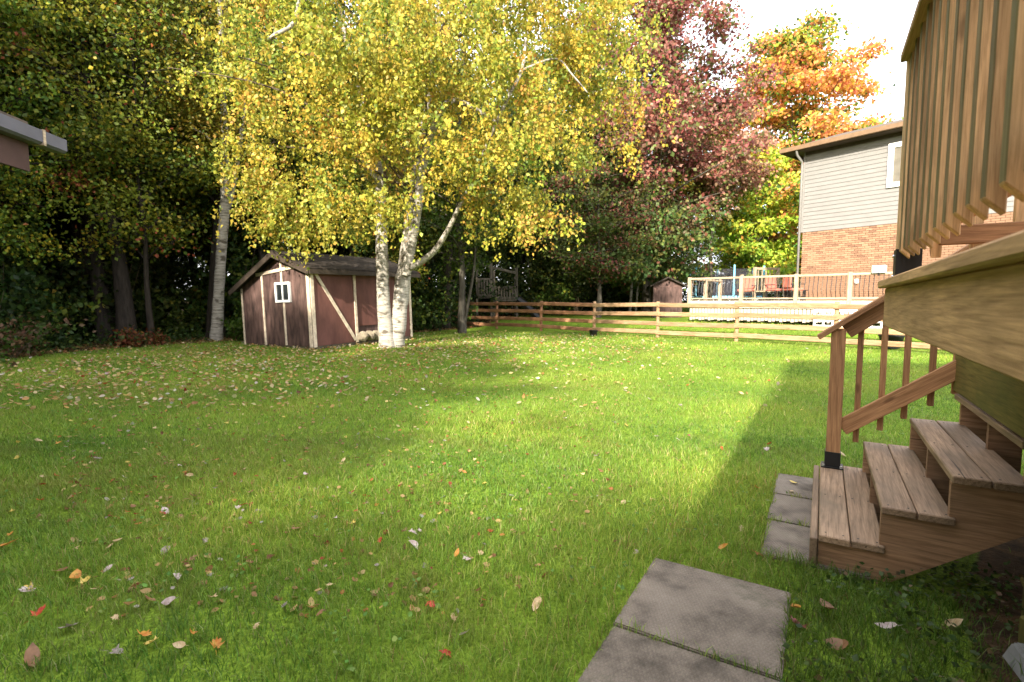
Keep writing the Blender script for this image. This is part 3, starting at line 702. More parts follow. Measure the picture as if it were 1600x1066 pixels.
# neighbour's deck in front of it
ND = empty('neighbour_deck', (6.9, 20.0, 0), 0, "pale wooden deck with bowed metal balusters beyond the rail fence", 'deck')
dd = Vector((.722, -.691, 0)); dn = Vector((.691, .722, 0))
m4 = Matrix((dd, dn, Vector((0, 0, 1)))).transposed().to_4x4(); m4.translation = Vector((6.9, 20.0, 0)); ND.matrix_basis = m4
ZF = 1.40; DL = 9.6; GH = .86
def dbox(name, x0, x1, y0, y1, z0, z1, mat, par=None): mb = MB(); mb.box(((x0 + x1) / 2, (y0 + y1) / 2, (z0 + z1) / 2), (x1 - x0, y1 - y0, z1 - z0)); return mb.build(name, mat, par or ND)
dbox('platform', 0, DL, .05, 3.0, ZF - .12, ZF, 'pale_wood')
dbox('rim_board', -.02, DL, .0, .045, ZF - .24, ZF + .02, 'white_wood')
xs = 0
for k in range(int(DL / .12)):
    board('skirt_board', ND, (.06 + k * .12, .07, ZF - .24), (.06 + k * .12, .07, .68 + .02 * (k % 3)), .1, .02, 'white_wood', up=(0, 1, 0))
posts = [0, 1.95, 3.75, 5.3, 6.9, 8.5]
for x in posts: board('guard_post', ND, (x, .03, ZF - .1), (x, .03, ZF + GH + .06), .12, .12, 'pale_wood', up=(0, 1, 0))
for y in (1.5, 3.0): board('guard_post', ND, (0, y, ZF), (0, y, ZF + GH + .06), .12, .12, 'pale_wood', up=(0, 1, 0))
for a, b in zip(posts[:-1], posts[1:]):
    board('top_rail', ND, (a + .06, .03, ZF + GH), (b - .06, .03, ZF + GH), .11, .07, 'pale_wood'); board('bottom_rail', ND, (a + .06, .03, ZF + .1), (b - .06, .03, ZF + .1), .05, .05, 'pale_wood')
    n_ = int((b - a - .2) / .115)
    for k in range(n_):
        x = a + .14 + k * (b - a - .26) / max(1, n_ - 1); mb = MB()
        mb.tube([(x, .03, ZF + .1), (x, -.0, ZF + .2), (x, -.07, ZF + .33), (x, -.05, ZF + .5), (x, .02, ZF + .68), (x, .03, ZF + GH - .03)], [.011] * 6, 5); mb.build('baluster', 'black_metal' if k % 5 else 'grey_wood', ND)
board('side_rail', ND, (0, .09, ZF + GH), (0, 2.95, ZF + GH), .11, .07, 'pale_wood')
# lattice panel lying against the skirt, white box on the rail
lp = empty('lattice_panel', ND.matrix_basis @ Vector((5.0, -.16, .62)), 0, 'white lattice panel leaning on the skirt of the neighbouring deck', 'lattice')
lp.matrix_basis = Matrix.Translation(ND.matrix_basis @ Vector((4.35, -.18, .60))) @ ND.matrix_basis.to_3x3().to_4x4()
for z in (0, .17, .34, .5): board('slat', lp, (0, 0, z), (1.9, 0, z + .01), .02, .06, 'white_vinyl')
for k in range(8): board('slat', lp, (.04 + k * .26, -.022, -.02), (.04 + k * .26, -.022, .53), .06, .018, 'white_vinyl', up=(0, 1, 0))
wb = empty('planter_box', ND.matrix_basis @ Vector((6.05, -.03, ZF + GH + .035)), math.atan2(-.691, .722), 'small white box sitting on the deck rail by the brick wall', 'box')
mb = MB(); mb.box((0, 0, .0), (.34, .2, .05)); mb.box((0, .095, .1), (.34, .02, .2)); mb.box((0, -.095, .1), (.34, .02, .2)); mb.box((.16, 0, .1), (.02, .17, .2)); mb.box((-.16, 0, .1), (.02, .17, .2)); mb.build('box', 'white_vinyl', wb)
mb = MB(); mb.box((0, -.11, -.06), (.05, .02, .1)); mb.build('hook', 'black_metal', wb)
# patio chairs and table
def chair(x, y, rz_, lab):
    c = empty('patio_chair', ND.matrix_basis @ Vector((x, y, ZF)), rz_, lab, 'chair', 'patio chairs on the neighbouring deck')
    for sx in (-.24, .24):
        for sy in (-.22, .22): board('leg', c, (sx, sy, 0), (sx, sy, .4), .035, .035, 'black_metal', up=(0, 1, 0))
    board('seat', c, (-.27, 0, .43), (.27, 0, .43), .5, .09, 'cushion', bev=.03); board('backrest', c, (-.26, .25, .72), (.26, .25, .72), .07, .46, 'cushion', bev=.03)
    for sx in (-.29, .29): board('armrest', c, (sx, -.24, .62), (sx, .26, .62), .05, .03, 'black_metal')
chair(2.55, 1.9, .3, 'red cushioned patio chair behind the second rail post'); chair(3.3, 1.4, 1.6, 'red cushioned patio chair turned sideways by the table'); chair(1.35, 2.2, -.7, 'red cushioned patio chair at the far corner of the deck')
tb = empty('patio_table', ND.matrix_basis @ Vector((3.0, 2.3, ZF)), .4, 'low dark patio table among the red chairs', 'table')
board('tabletop', tb, (-.5, 0, .42), (.5, 0, .42), .6, .03, 'black_metal')
for sx in (-.42, .42):
    for sy in (-.24, .24): board('leg', tb, (sx, sy, 0), (sx, sy, .405), .04, .04, 'black_metal', up=(0, 1, 0))

# ------------------------------------------------------------------ trampoline, small frame, far sheds and house
tp = at(1132, 470, 30); tz = GZ(tp.x, tp.y)
TR = empty('trampoline', (tp.x, tp.y, tz), 0, 'round trampoline with dark net and light blue padded poles', 'trampoline')
mb = MB(); mb.tube([(2.0 * math.cos(a), 2.0 * math.sin(a), .75) for a in np.linspace(0, 2 * math.pi, 25)], [.08] * 25, 6); mb.build('ring_pad', 'blue', TR)
mb = MB(); b = [(2.0 * math.cos(a), 2.0 * math.sin(a), .74) for a in np.linspace(0, 2 * math.pi, 24, endpoint=False)]; mb.v = [Vector(q) for q in b]; mb.f = [tuple(range(24))]; mb.build('mat', 'net', TR)
for k in range(6):
    a = k * math.pi / 3 + .35; c, s = math.cos(a) * 2.08, math.sin(a) * 2.08
    mb = MB(); mb.tube([(c, s, .8), (c, s, 2.5)], [.055, .05], 7); mb.build('pole', 'blue', TR)
    mb = MB(); mb.tube([(c * .96, s * .96, 0), (c * .96, s * .96, .74)], [.03, .03], 6); mb.build('leg', 'black_metal', TR)
mb = MB(); nn = 30
for a in np.linspace(0, 2 * math.pi, nn, endpoint=False):
    for z in (.8, 2.3): mb.v.append(Vector((2 * math.cos(a), 2 * math.sin(a), z)))
for k in range(nn): j = (k + 1) % nn; mb.f.append((2 * k, 2 * j, 2 * j + 1, 2 * k + 1))
NET = mb.build('net', 'net', TR)
def net_mat():
    m, n, o = newmat('see_through_netting'); d = N(n, 'ShaderNodeBsdfDiffuse'); d.inputs[0].default_value = (.05, .05, .065, 1); t = N(n, 'ShaderNodeBsdfTransparent'); ms = N(n, 'ShaderNodeMixShader'); ms.inputs[0].default_value = .45
    n.links.new(t.outputs[0], ms.inputs[1]); n.links.new(d.outputs[0], ms.inputs[2]); n.links.new(ms.outputs[0], o.inputs[0]); return m
NET.data.materials[0] = net_mat()

pf = at(1196, 470, 27); PFz = GZ(pf.x, pf.y)
PF = empty('wooden_steps_frame', (pf.x, pf.y, PFz), .3, 'pale wooden stair frame with a slanted rail behind the deck', 'steps')
for x in (-.75, .75):
    for y in (0, .9): board('post', PF, (x, y, 0), (x, y, 2.35 if y == 0 else 2.0), .12, .12, 'pale_wood', up=(0, 1, 0))
board('rail', PF, (-.69, 0, 2.28), (.69, 0, 2.28), .05, .12, 'pale_wood'); board('slanted_rail', PF, (-.1, -.07, 1.1), (.74, -.07, 2.2), .05, .12, 'pale_wood'); board('platform', PF, (-.8, .45, 1.1), (.8, .45, 1.1), 1.0, .06, 'pale_wood')
for k in range(5): board('baluster', PF, (-.5 + k * .25, .03, 1.15), (-.5 + k * .25, .03, 2.2), .04, .04, 'pale_wood', up=(0, 1, 0))

fs = at(1043, 470, 24); fz = GZ(fs.x, fs.y)
FS = empty('storage_shed', (fs.x, fs.y, fz), R(-12), 'small dull red shed far beyond the fence', 'shed')
mb = MB(); mb.box((0, 1, .75), (1.3, 2, 1.5)); mb.build('wall', 'red_grey', FS)
for s in (-1, 1): mb = MB(); mb.box((s * .25, -.015, .75), (.48, .03, 1.35)); mb.build('door', 'red_grey', FS)
prism('gable', FS, [(-.65, 1.5), (.65, 1.5), (0, 1.82)], (1, 0, 0), (0, 0, 1), (0, 2, 0), 'red_grey')
for s in (-1, 1): prism('roof_slope', FS, [(s * .82, 1.42), (s * .003, 1.83), (s * .003, 1.9), (s * .82, 1.49)], (1, 0, 0), (0, 0, 1), (0, 2.4, 0), 'shed_roof').location = (0, -.2, 0)

fh = at(1222, 470, 46); fhz = GZ(fh.x, fh.y)
FH = empty('far_house', (fh.x, fh.y, fhz), R(-20), 'distant house with slate blue roof and white gable trim', 'house')
mb = MB(); mb.box((1.5, 3, 1.4), (7, 6, 2.8)); mb.build('wall', 'white_vinyl', FH)
prism('roof', FH, [(-.6, 2.8), (3, 5.0), (6.6, 2.8)], (0, 1, 0), (0, 0, 1), (8, 0, 0), 'far_roof').location = (-2.5, 0, 0)
prism('porch_gable', FH, [(.6, 2.7), (3.0, 2.7), (1.8, 3.6)], (1, 0, 0), (0, 0, 1), (0, .8, 0), 'white_vinyl').location = (0, -.9, 0)
mb = MB(); mb.box((1.2, -.03, 1.4), (.9, .06, 1.2)); mb.build('window', 'dark_glass', FH)

# playset in the dark trees
pp = at(703, 470, 25.5); pz = GZ(pp.x, pp.y)
PS = empty('play_tower', (pp.x, pp.y, pz), R(6), 'grey wooden play towers with slatted sides in the dark trees', 'playset')
def tower(x0, wdt, zf, zt, top, slats=True):
    for dx in (0, wdt):
        for dy in (0, .9): board('post', PS, (x0 + dx, dy, 0), (x0 + dx, dy, top), .09, .09, 'grey_wood', up=(0, 1, 0))
    board('platform', PS, (x0 - .05, .45, zf), (x0 + wdt + .05, .45, zf), 1.0, .1, 'grey_wood')
    board('rail', PS, (x0, -.06, zt), (x0 + wdt, -.06, zt), .04, .1, 'grey_wood'); board('rail', PS, (x0, -.06, zf + .12), (x0 + wdt, -.06, zf + .12), .04, .1, 'grey_wood')
    n_ = int(wdt / .13)
    for k in range(n_): board('slat', PS, (x0 + .08 + k * (wdt - .16) / (n_ - 1), -.09, zf + .05), (x0 + .08 + k * (wdt - .16) / (n_ - 1), -.09, zt), .085, .02, 'grey_wood', up=(0, 1, 0))
tower(-.4, .95, 1.28, 2.2, 2.3); tower(1.35, .72, 1.38, 2.3, 3.1); tower(2.2, 1.15, 1.25, 1.9, 2.9)
board('beam', PS, (1.35, 0, 3.05), (3.35, 0, 2.6), .09, .12, 'grey_wood')
mb = MB(); mb.tube([(3.4, 0, 1.3), (3.9, -.1, .9), (4.4, -.2, .35), (4.8, -.25, .2)], [.2, .2, .2, .18], 8); mb.build('slide', 'black_plastic', PS)

# black pots by the fence
def pot(p, s, lab):
    o = empty('plant_pot', p, 0, lab, 'pot')
    mb = MB(); pr = [(.0, .19), (.08, .22), (.3, .27), (.33, .29), (.36, .29), (.36, .26), (.3, .24)]
    mb.tube([(0, 0, a * s) for a, r in pr], [r * s for a, r in pr], 18); mb.build('pot', 'black_plastic', o, True)
    mb = MB(); mb.tube([(0, 0, .3 * s), (0, 0, .31 * s)], [.24 * s, .24 * s], 18); mb.build('soil', 'dirt', o)
pp_ = fence_pt(-1.45) + Vector((FN[0], FN[1], 0)) * .5; pp_.z = GZ(pp_.x, pp_.y); pot(pp_, 1.0, 'black pot behind the fence, seen through the step balusters'); pot(ground_at(927, 525), .55, 'small dark pot at the foot of a fence post')

# ------------------------------------------------------------------ trees
def grow(seed, H, Rc, zb, nlimb, nleaf, lsz, pal, bk, tr, lean=(0, 0), shape=.85, flat=.5, nc=230, clump=.34, rise=.3):
    """a trunk with limbs and a crown of leaf clumps; returns (trunk mesh, crown mesh)"""
    rng = np.random.default_rng(seed); rr = random.Random(seed); mb = MB()
    npt = 7; tp_, trd = [], []
    for k in range(npt):
        t = k / (npt - 1); tp_.append(Vector((lean[0] * t + rr.uniform(-.08, .08) * (k > 0), lean[1] * t + rr.uniform(-.08, .08) * (k > 0), H * .93 * t - .1 * (k == 0)))); trd.append(tr * (1 - .85 * t) * (1.35 if k == 0 else 1))
    P, Q = smooth_path(list(zip(tp_, trd)), 4); mb.tube(P, Q, 9, .04, rr)
    C, wgt = [], []
    for i in range(nlimb):
        t = (i + rr.random()) / nlimb; h = zb + (H - zb) * t
        r = Rc * max(.16, math.sin(math.pi * min(1, t * shape + .14))) ** .75 * rr.uniform(.7, 1.12)
        a = i * 2.4 + rr.uniform(-.5, .5); j = min(len(P) - 1, int((h - r * rise) / (H * .93) * (len(P) - 1))); j = max(3, j)
        s = P[j]; e = Vector((P[j].x + math.cos(a) * r, P[j].y + math.sin(a) * r, h + rr.uniform(-.2, .3)))
        m1 = s.lerp(e, .5) + Vector((rr.uniform(-.2, .2), rr.uniform(-.2, .2), rr.uniform(.05, .35)))
        LP, LR = smooth_path([(s, max(.018, Q[j] * .45)), (m1, max(.014, Q[j] * .25)), (e, .008)], 4); mb.tube(LP, LR, 5, 0, rr)
        for q in range(2, len(LP)):
            C.append(LP[q]); wgt.append(1.0)
            for b_ in range(2):
                an = rr.uniform(0, 6.28); ln = r * rr.uniform(.12, .42); p2 = LP[q] + Vector((math.cos(an) * ln, math.sin(an) * ln, rr.uniform(-.15, .3) * ln))
                if b_ == 0 and nlimb < 60: mb.tube([LP[q], p2], [.012, .005], 4)
                C.append(p2); wgt.append(1.2); C.append(LP[q].lerp(p2, .55)); wgt.append(.6)
    C = np.array([tuple(c) for c in C]); wgt = np.array(wgt); sel = rng.permutation(len(C))[:nc]; C = C[sel]; wgt = wgt[sel] * rng.uniform(.4, 1.6, len(sel)); k = rng.choice(len(C), nleaf, p=wgt / wgt.sum())
    off = rng.normal(size=(nleaf, 3)) * np.array((clump, clump, clump * flat)); pos = C[k] + off
    D = rng.normal(size=(nleaf, 3)) * .8 + off * 1.2 + np.array((0, 0, -.45)); L = lsz * rng.uniform(.65, 1.3, nleaf)
    if callable(pal): col = pal(pos, k, rng)
    else:
        cn = pick(rng, pal, len(C), .1)                         # whole sprays turn together
        col = np.where(rng.random((nleaf, 1)) < .6, cn[k], pick(rng, pal, nleaf)) * rng.uniform(.75, 1.25, (nleaf, 1))
    tm = mesh_of('trunk', [tuple(v) for v in mb.v], mb.f, bk); tm.polygons.foreach_set('use_smooth', [True] * len(tm.polygons))
    return tm, leaf_cloud('crown', pos, D, L, L * .78, np.clip(col, .004, .9), 'leaf', rng)

def plant(meshes, name, x, y, rz_, sc, label, cat, group=None, dz=0, part=('trunk', 'crown'), tiltxy=(0, 0)):
    o = empty(name, (x, y, GZ(x, y) + dz), 0, label, cat, group, rot=(tiltxy[0], tiltxy[1], rz_)); o.scale = (sc, sc, sc) if isinstance(sc, (int, float)) else sc
    for nm, me in zip(part, meshes): put(nm, me, o)
    return o

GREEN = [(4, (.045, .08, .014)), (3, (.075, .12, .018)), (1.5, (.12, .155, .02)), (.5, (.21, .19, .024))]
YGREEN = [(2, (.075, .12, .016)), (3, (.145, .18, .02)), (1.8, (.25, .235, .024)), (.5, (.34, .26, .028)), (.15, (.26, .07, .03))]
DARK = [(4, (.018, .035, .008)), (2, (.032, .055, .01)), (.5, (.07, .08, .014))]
RUST = [(2, (.13, .15, .02)), (2, (.3, .2, .025)), (1.2, (.34, .11, .03)), (.8, (.26, .05, .03))]

# --- the big birch
BB = ground_at(612, 543); Yb = BB.y
def bp(px, py, dy=0.0): return at(px, py, Yb + dy) - BB
BT = empty('birch_tree', BB, 0, 'large golden birch with three white trunks standing at the end of the red shed', 'tree')
TWIGS = []; mb = MB(); rr = random.Random(4)
def limb(pts, seg=10): P, Q = smooth_path(pts, 5); mb.tube(P, Q, seg, .05, rr); return P
def px_(w_): return w_ * .43 * Yb / 800
limb([(bp(606, 548), px_(33)), (bp(603, 520), px_(27)), (bp(599, 470), px_(24)), (bp(597, 410), px_(22)), (bp(596, 345), px_(20)), (bp(592, 275), px_(17)), (bp(575, 190, .4), px_(12)), (bp(540, 60, .9), px_(8)), (bp(510, -120, 1.2), px_(3))])
limb([(bp(619, 545, .15), px_(30)), (bp(623, 500, .15), px_(28)), (bp(628, 450, .2), px_(28)), (bp(633, 410, .2), px_(24)), (bp(637, 360, .2), px_(17)), (bp(648, 280, .3), px_(15)), (bp(668, 160, .4), px_(12)), (bp(690, -20, .5), px_(8)), (bp(700, -200, .6), px_(3))])
limb([(bp(634, 430, .05), px_(18)), (bp(643, 380, -.05), px_(18)), (bp(653, 320, -.1), px_(16)), (bp(660, 260, -.1), px_(14)), (bp(700, 160, -.5), px_(11)), (bp(775, 190, -1.2), px_(4))])
limb([(bp(640, 418, .0), px_(15)), (bp(660, 408, -.3), px_(12)), (bp(682, 388, -.5), px_(10)), (bp(705, 350, -.8), px_(8)), (bp(728, 300, -1.1), px_(6)), (bp(745, 260, -1.3), px_(4))], 8)
limb([(bp(596, 300), px_(9)), (bp(578, 265, -.5), px_(7)), (bp(555, 240, -.9), px_(5)), (bp(525, 215, -1.5), px_(3))], 7)
limb([(bp(735, 290, -1.3), px_(5)), (bp(770, 205, -1.9), px_(5)), (bp(795, 150, -2.3), px_(5)), (bp(815, 110, -2.4), px_(5)), (bp(822, 60, -2.4), px_(3))], 7)
limb([(bp(815, 110, -2.4), px_(4)), (bp(868, 92, -2.0), px_(3)), (bp(895, 118, -2.1), px_(2.5)), (bp(918, 145, -2.1), px_(2))], 6)
limb([(bp(540, 100, .5), px_(6)), (bp(425, 68, -2.4), px_(5)), (bp(460, 35, -2.5), px_(6)), (bp(468, -30, -2.3), px_(5))], 6)
for q in range(26):
    a = rr.uniform(0, 6.28); h = rr.uniform(3.6, 9); s = bp(rr.choice((590, 650, 665)), 250 - h * 14, 0); r = rr.uniform(2, 5)
    s = Vector((s.x, s.y, h)); e = s + Vector((math.cos(a) * r, math.sin(a) * r * .8, rr.uniform(.8, 2.2)))
    P, Q = smooth_path([(s, .045), (s.lerp(e, .5) + Vector((0, 0, .5)), .024), (e, .008)], 4); TWIGS.append((P, Q))
mb.build('trunk', 'birch_bark', BT, True)
rng = np.random.default_rng(12)
LOBES = [(460, 110, 135, 140, -.6, 2.4), (640, 50, 200, 150, -1.0, 2.8), (820, 100, 185, 160, -.8, 2.6), (440, 285, 85, 85, -1.2, 1.5), (545, 300, 85, 85, -1.6, 1.4),
         (790, 285, 115, 100, -1.6, 1.8), (865, 340, 48, 62, -1.6, 1.2), (850, -10, 110, 80, -.6, 2.0), (870, 40, 80, 70, .6, 1.6), (885, 25, 80, 70, -1.2, 1.6), (930, 170, 85, 110, -.4, 1.8), (700, 180, 170, 85, -1.8, 1.8), (650, -130, 300, 130, 0, 3.6), (385, 190, 50, 110, -.2, 1.4),
         (560, 170, 150, 110, -1.9, 1.7), (610, 230, 120, 90, 1.5, 1.6), (600, 325, 45, 65, -2.0, .8), (500, 335, 60, 60, -1.4, 1.0), (740, 285, 50, 85, -1.5, 1.2), (405, 345, 40, 45, -1.2, .8), (820, 360, 60, 45, -1.5, .9), (470, 350, 80, 45, -2.0, 1.1), (405, 355, 45, 45, -1.6, .9), (590, 365, 35, 45, -2.2, .7), (410, 330, 50, 60, -1.6, 1.0), (640, 170, 110, 90, -2.6, 1.2), (650, 240, 60, 50, -2.4, .8), (720, 250, 60, 60, -2.2, 1.0), (560, 80, 150, 120, -2.4, 1.4), (880, 60, 90, 90, -2.0, 1.4), (970, 80, 60, 90, -.2, 1.4)]
cs, wt = [], []
for (lx, ly, ra, rbb, dy, rd) in LOBES:
    c = at(lx, ly, Yb + dy); k = (Yb + dy) / 800; wt.append((ra * k) * (rbb * k) * (.4 + .6 * rd / 2)); cs.append((c, ra * k, rd, rbb * k))
wt = np.array(wt); wt /= wt.sum(); NSTR = 5600
pos, dirs, cols, tw = [], [], [], MB()
PALB = [(2.2, (.47, .365, .05)), (2.6, (.4, .36, .05)), (2.4, (.3, .315, .045)), (.9, (.5, .3, .065)), (2.1, (.16, .205, .03))]
NCL = 600
for c_i in range(NCL):
    k = rng.choice(len(cs), p=wt); c, ra, rd, rb2 = cs[k]
    d = rng.normal(size=3); d /= np.linalg.norm(d); rad = rng.random() ** .3
    ctr = np.array((c.x, c.y, c.z)) + d * np.array((ra, rd, rb2)) * rad * np.array((.95, .95, .88)); ctr[2] += .3
    tone = pick(rng, PALB, 1, .12); big = rng.uniform(.7, 1.25)
    ax = np.array((d[0], d[1] - .3, 0)); ax /= np.linalg.norm(ax)                     # the bough end runs outwards
    tw.tube([tuple(ctr - ax * .9 + (0, 0, .1)), tuple(ctr - ax * .3 + (0, 0, .22)), tuple(ctr + ax * .5 + (0, 0, .1))], [.016, .011, .004], 4)
    for s_i in range(int(rng.integers(9, 19))):
        p = ctr + ax * rng.uniform(-.6, .55) + rng.normal(size=3) * np.array((.16, .16, .09)); p[2] += .1
        ln = rng.uniform(.3, 1.0) * big; nl = int(ln / .042); out_ = ax * rng.uniform(.0, .2)
        t = np.sort(rng.random(nl)); sway = rng.normal(size=3) * .05
        line = p + out_ * (t[:, None] - .3 * t[:, None] ** 2) + np.stack([sway[0] * t ** 2, sway[1] * t ** 2, .1 * np.sin(t * 2.2) - ln * t ** 1.35], 1)
        pos.append(line + rng.normal(size=(nl, 3)) * .05); dirs.append(rng.normal(size=(nl, 3)) * .55 + np.array((d[0] * .25, d[1] * .25, -.75)))
        cols.append(np.where(rng.random((nl, 1)) < .55, tone * rng.uniform(.8, 1.2), pick(rng, PALB, nl)))
        if s_i % 3 == 0: tw.tube([tuple(p + (0, 0, .06)), tuple(p + out_ * .5 - np.array((0, 0, ln * .45))), tuple(p + out_ * .7 - np.array((0, 0, ln)))], [.006, .004, .002], 3)
pos = np.concatenate(pos) - np.array(tuple(BB)); dirs = np.concatenate(dirs); cols = np.concatenate(cols)
L = .079 * rng.uniform(.45, 1.5, len(pos))
put('crown', leaf_cloud('crown', pos, dirs, L, L * .8, np.clip(cols, .01, .85), 'birch_leaf', rng), BT)
for P, Q in TWIGS: tw.tube(P, Q, 5)
tw.build('twigs', 'twig', BT)

# --- birch at the wood edge on the left
b2 = ground_at(340, 532)
def b2p(px, py, dy=0.0): return at(px, py, b2.y + dy) - b2
B2 = empty('birch_tree', b2, 0, 'slim white birch trunk at the wood edge just left of the red shed', 'tree')
mb = MB(); w2 = .4 * b2.y / 800
for pts in ([(b2p(338, 536), 26), (b2p(340, 500), 21), (b2p(343, 440), 19), (b2p(347, 380), 18), (b2p(351, 330), 18), (b2p(352, 270), 15), (b2p(350, 180, .2), 12), (b2p(345, 40, .3), 9), (b2p(340, -140, .4), 4)],
            [(b2p(353, 335, .05), 12), (b2p(365, 290, .2), 9), (b2p(378, 200, .5), 8), (b2p(392, 60, .8), 5)], [(b2p(351, 250), 5), (b2p(325, 215, -.5), 4), (b2p(300, 200, -.9), 2)]):
    P, Q = smooth_path([(p, r * w2) for p, r in pts], 5); mb.tube(P, Q, 9, .06, rr)
mb.build('trunk', 'birch_bark', B2, True)
rng = np.random.default_rng(31); n_ = 9000
lb = [(340, 215, 60, 45), (330, 120, 75, 70), (300, 170, 45, 40), (350, 20, 90, 70), (345, -120, 90, 90), (285, 120, 40, 60)]
k = rng.choice(len(lb), n_); c = np.array([tuple(at(a, b, b2.y - .2) - b2) for a, b, _, _ in lb]); rad = np.array([(q * 2.5 * w2, 1.3, s * 2.5 * w2) for _, _, q, s in lb])
d = unit(rng.normal(size=(n_, 3))) * rng.random((n_, 1)) ** .4; pos = c[k] + d * rad[k]; L = .085 * rng.uniform(.7, 1.3, n_)
put('crown', leaf_cloud('crown', pos, rng.normal(size=(n_, 3)) + np.array((0, 0, -.7)), L, L * .8, pick(rng, [(2, (.17, .19, .02)), (2, (.3, .26, .025)), (1, (.42, .32, .03)), (1, (.1, .13, .016))], n_), 'leaf', rng), B2)

# --- kinds of wood tree
KG = grow(101, 12.5, 3.3, 4.0, 46, 30000, .105, GREEN, 'grey_bark', .17, (.3, .2))
KY = grow(102, 13.5, 3.2, 3.6, 48, 30000, .1, YGREEN, 'grey_bark', .15, (-.3, .3))
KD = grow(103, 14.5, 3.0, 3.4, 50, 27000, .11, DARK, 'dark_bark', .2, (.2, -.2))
KS = grow(104, 9.0, 2.3, 2.4, 36, 17000, .09, YGREEN, 'dark_bark', .07, (.4, .1))
KT = grow(105, 15.0, 2.6, 4.6, 40, 17000, .105, YGREEN, 'dark_bark', .2, (-.5, .2))
# named trunks the photo shows
def at_edge(px, py): return ground_at(px, py)
p = at_edge(200, 536); plant(KT, 'forest_tree', p.x, p.y, .4, 1.05, 'thick dark trunk with red leaves growing at its foot, left of the slim birch', 'tree', dz=-.05, tiltxy=(0, R(-2)))
p = Vector((-13.4, 16.5, 0)); plant(KT, 'forest_tree', p.x, p.y, 2.1, (1.1, 1.1, 1.2), 'grey dappled trunk rising straight behind the gutter corner', 'tree')
p = at_edge(722, 521)
KP = grow(107, 9.5, 2.6, 3.0, 34, 9000, .13, GREEN, 'grey_bark', .15, (.25, .3))
plant(KP, 'forest_tree', p.x, p.y, 1.0, 1.0, 'mossy trunk in front of the play tower just right of the big birch', 'tree')
mb = MB(); P, Q = smooth_path([(at(724, 516, p.y), .075), (at(732, 470, p.y), .06), (at(741, 415, p.y + .1), .05), (at(744, 340, p.y + .2), .03)], 4); mb.tube([q - p for q in P], Q, 7, .04)
o = empty('sapling', p, 0, 'thin pale sapling leaning out from the mossy trunk', 'tree'); mb.build('trunk', 'grey_bark', o, True)
rng = np.random.default_rng(77); n_ = 900; c = np.array(tuple(at(744, 330, p.y) - p)); L = np.full(n_, .11)
put('crown', leaf_cloud('crown', c + rng.normal(size=(n_, 3)) * (.6, .6, .5), rng.normal(size=(n_, 3)), L, L * .7, pick(rng, GREEN, n_), 'leaf', rng), o)
# the mass of the wood, each tree a thing
GRP = 'trees of the dark wood'
LABS = {id(KG): 'leafy green tree standing in the dark wood', id(KY): 'yellow green tree standing in the dark wood', id(KD): 'dark green tree standing deep in the wood', id(KS): 'slender yellow green tree at the wood edge', id(KT): 'tall bare stemmed tree in the dark wood'}
rt = random.Random(21)
WOOD = []
def edge_x(y): return float(np.interp(y, [-60, 0, 8, 11, 13.5, 16, 19, 24, 30, 60], [-14.5, -13.5, -12.6, -11.6, -10.6, -8.4, -4.2, -1.6, 1.0, 3.0]))
tries = 0
while len(WOOD) < 84 and tries < 6000:
    tries += 1
    y = rt.uniform(9.5, 42); x = edge_x(y) - rt.uniform(.4, 17) if y < 26 else rt.uniform(-26, 9)
    if any((x - a) ** 2 + (y - b) ** 2 < (1.9 if y < 26 else 2.6) ** 2 for a, b in WOOD): continue
    f = (x - FP[0]) * FN[0] + (y - FP[1]) * FN[1]
    if abs(f) < 1.2 or math.hypot(x - PS.location.x - 1.3, y - PS.location.y) < 2.2: continue
    if -9.2 < x < -2.4 and 12.5 < y < 19.5: continue
    if x > -2.5 and y < 29: continue
    if abs(x / y * 800 + 800 - 285) < 40 and y < 19: continue
    WOOD.append((x, y))
for k, (x, y) in enumerate(WOOD):
    near = x > edge_x(y) - 3.5
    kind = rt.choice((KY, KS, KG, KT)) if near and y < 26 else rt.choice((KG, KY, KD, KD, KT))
    s = rt.uniform(.85, 1.15)
    plant(kind, 'forest_tree', x, y, rt.uniform(0, 6.28), (s, s, s * rt.uniform(.9, 1.15)), LABS[id(kind)], 'tree', GRP, dz=-.05, tiltxy=(R(rt.uniform(-2.5, 2.5)), R(rt.uniform(-2.5, 2.5))))
# unseen trees added left of and behind the camera to shade the lawn
for (x, y, kk, s) in ((-14.2, 4, KG, .8), (-14.5, -1.5, KG, .85), (-11.8, -3.5, KY, .75), (-13.5, -8, KD, .9), (-9.6, -6.5, KG, .75), (-11.2, -11, KG, .9), (-15.8, -13, KD, .95), (-13.0, -16, KD, 1.0), (-10.8, -1.0, KG, .72), (-12.9, 1.2, KD, .75), (-8.3, -3.0, KS, .9), (-6.2, -4.0, KG, .72), (-14.6, 7.5, KD, .9), (-13.6, 9.2, KG, .8), (-16.5, 0, KD, 1.0), (-17, 5, KD, 1.0), (-17, -7, KD, 1.0), (-6.9, -14.6, KG, .8), (-4.6, -14.2, KS, 1.06), (-7.3, -1.6, KG, .72), (-5.7, -1.3, KS, .85)):
    plant(kk, 'forest_tree', x, y, rt.uniform(0, 6.28), (s * 1.15, s * 1.15, s), LABS[id(kk)], 'tree', GRP, dz=-.05)

for k in range(34):
    x, y = rt.uniform(-48, -24), rt.uniform(14, 46)
    if x > -27 and y < 24: x -= 8
    kk = (KD, KG, KD)[k % 3]; plant(kk, 'forest_tree', x, y, rt.uniform(0, 6.28), (1.15, 1.15, 1.0), LABS[id(kk)], 'tree', GRP, dz=-1.2)

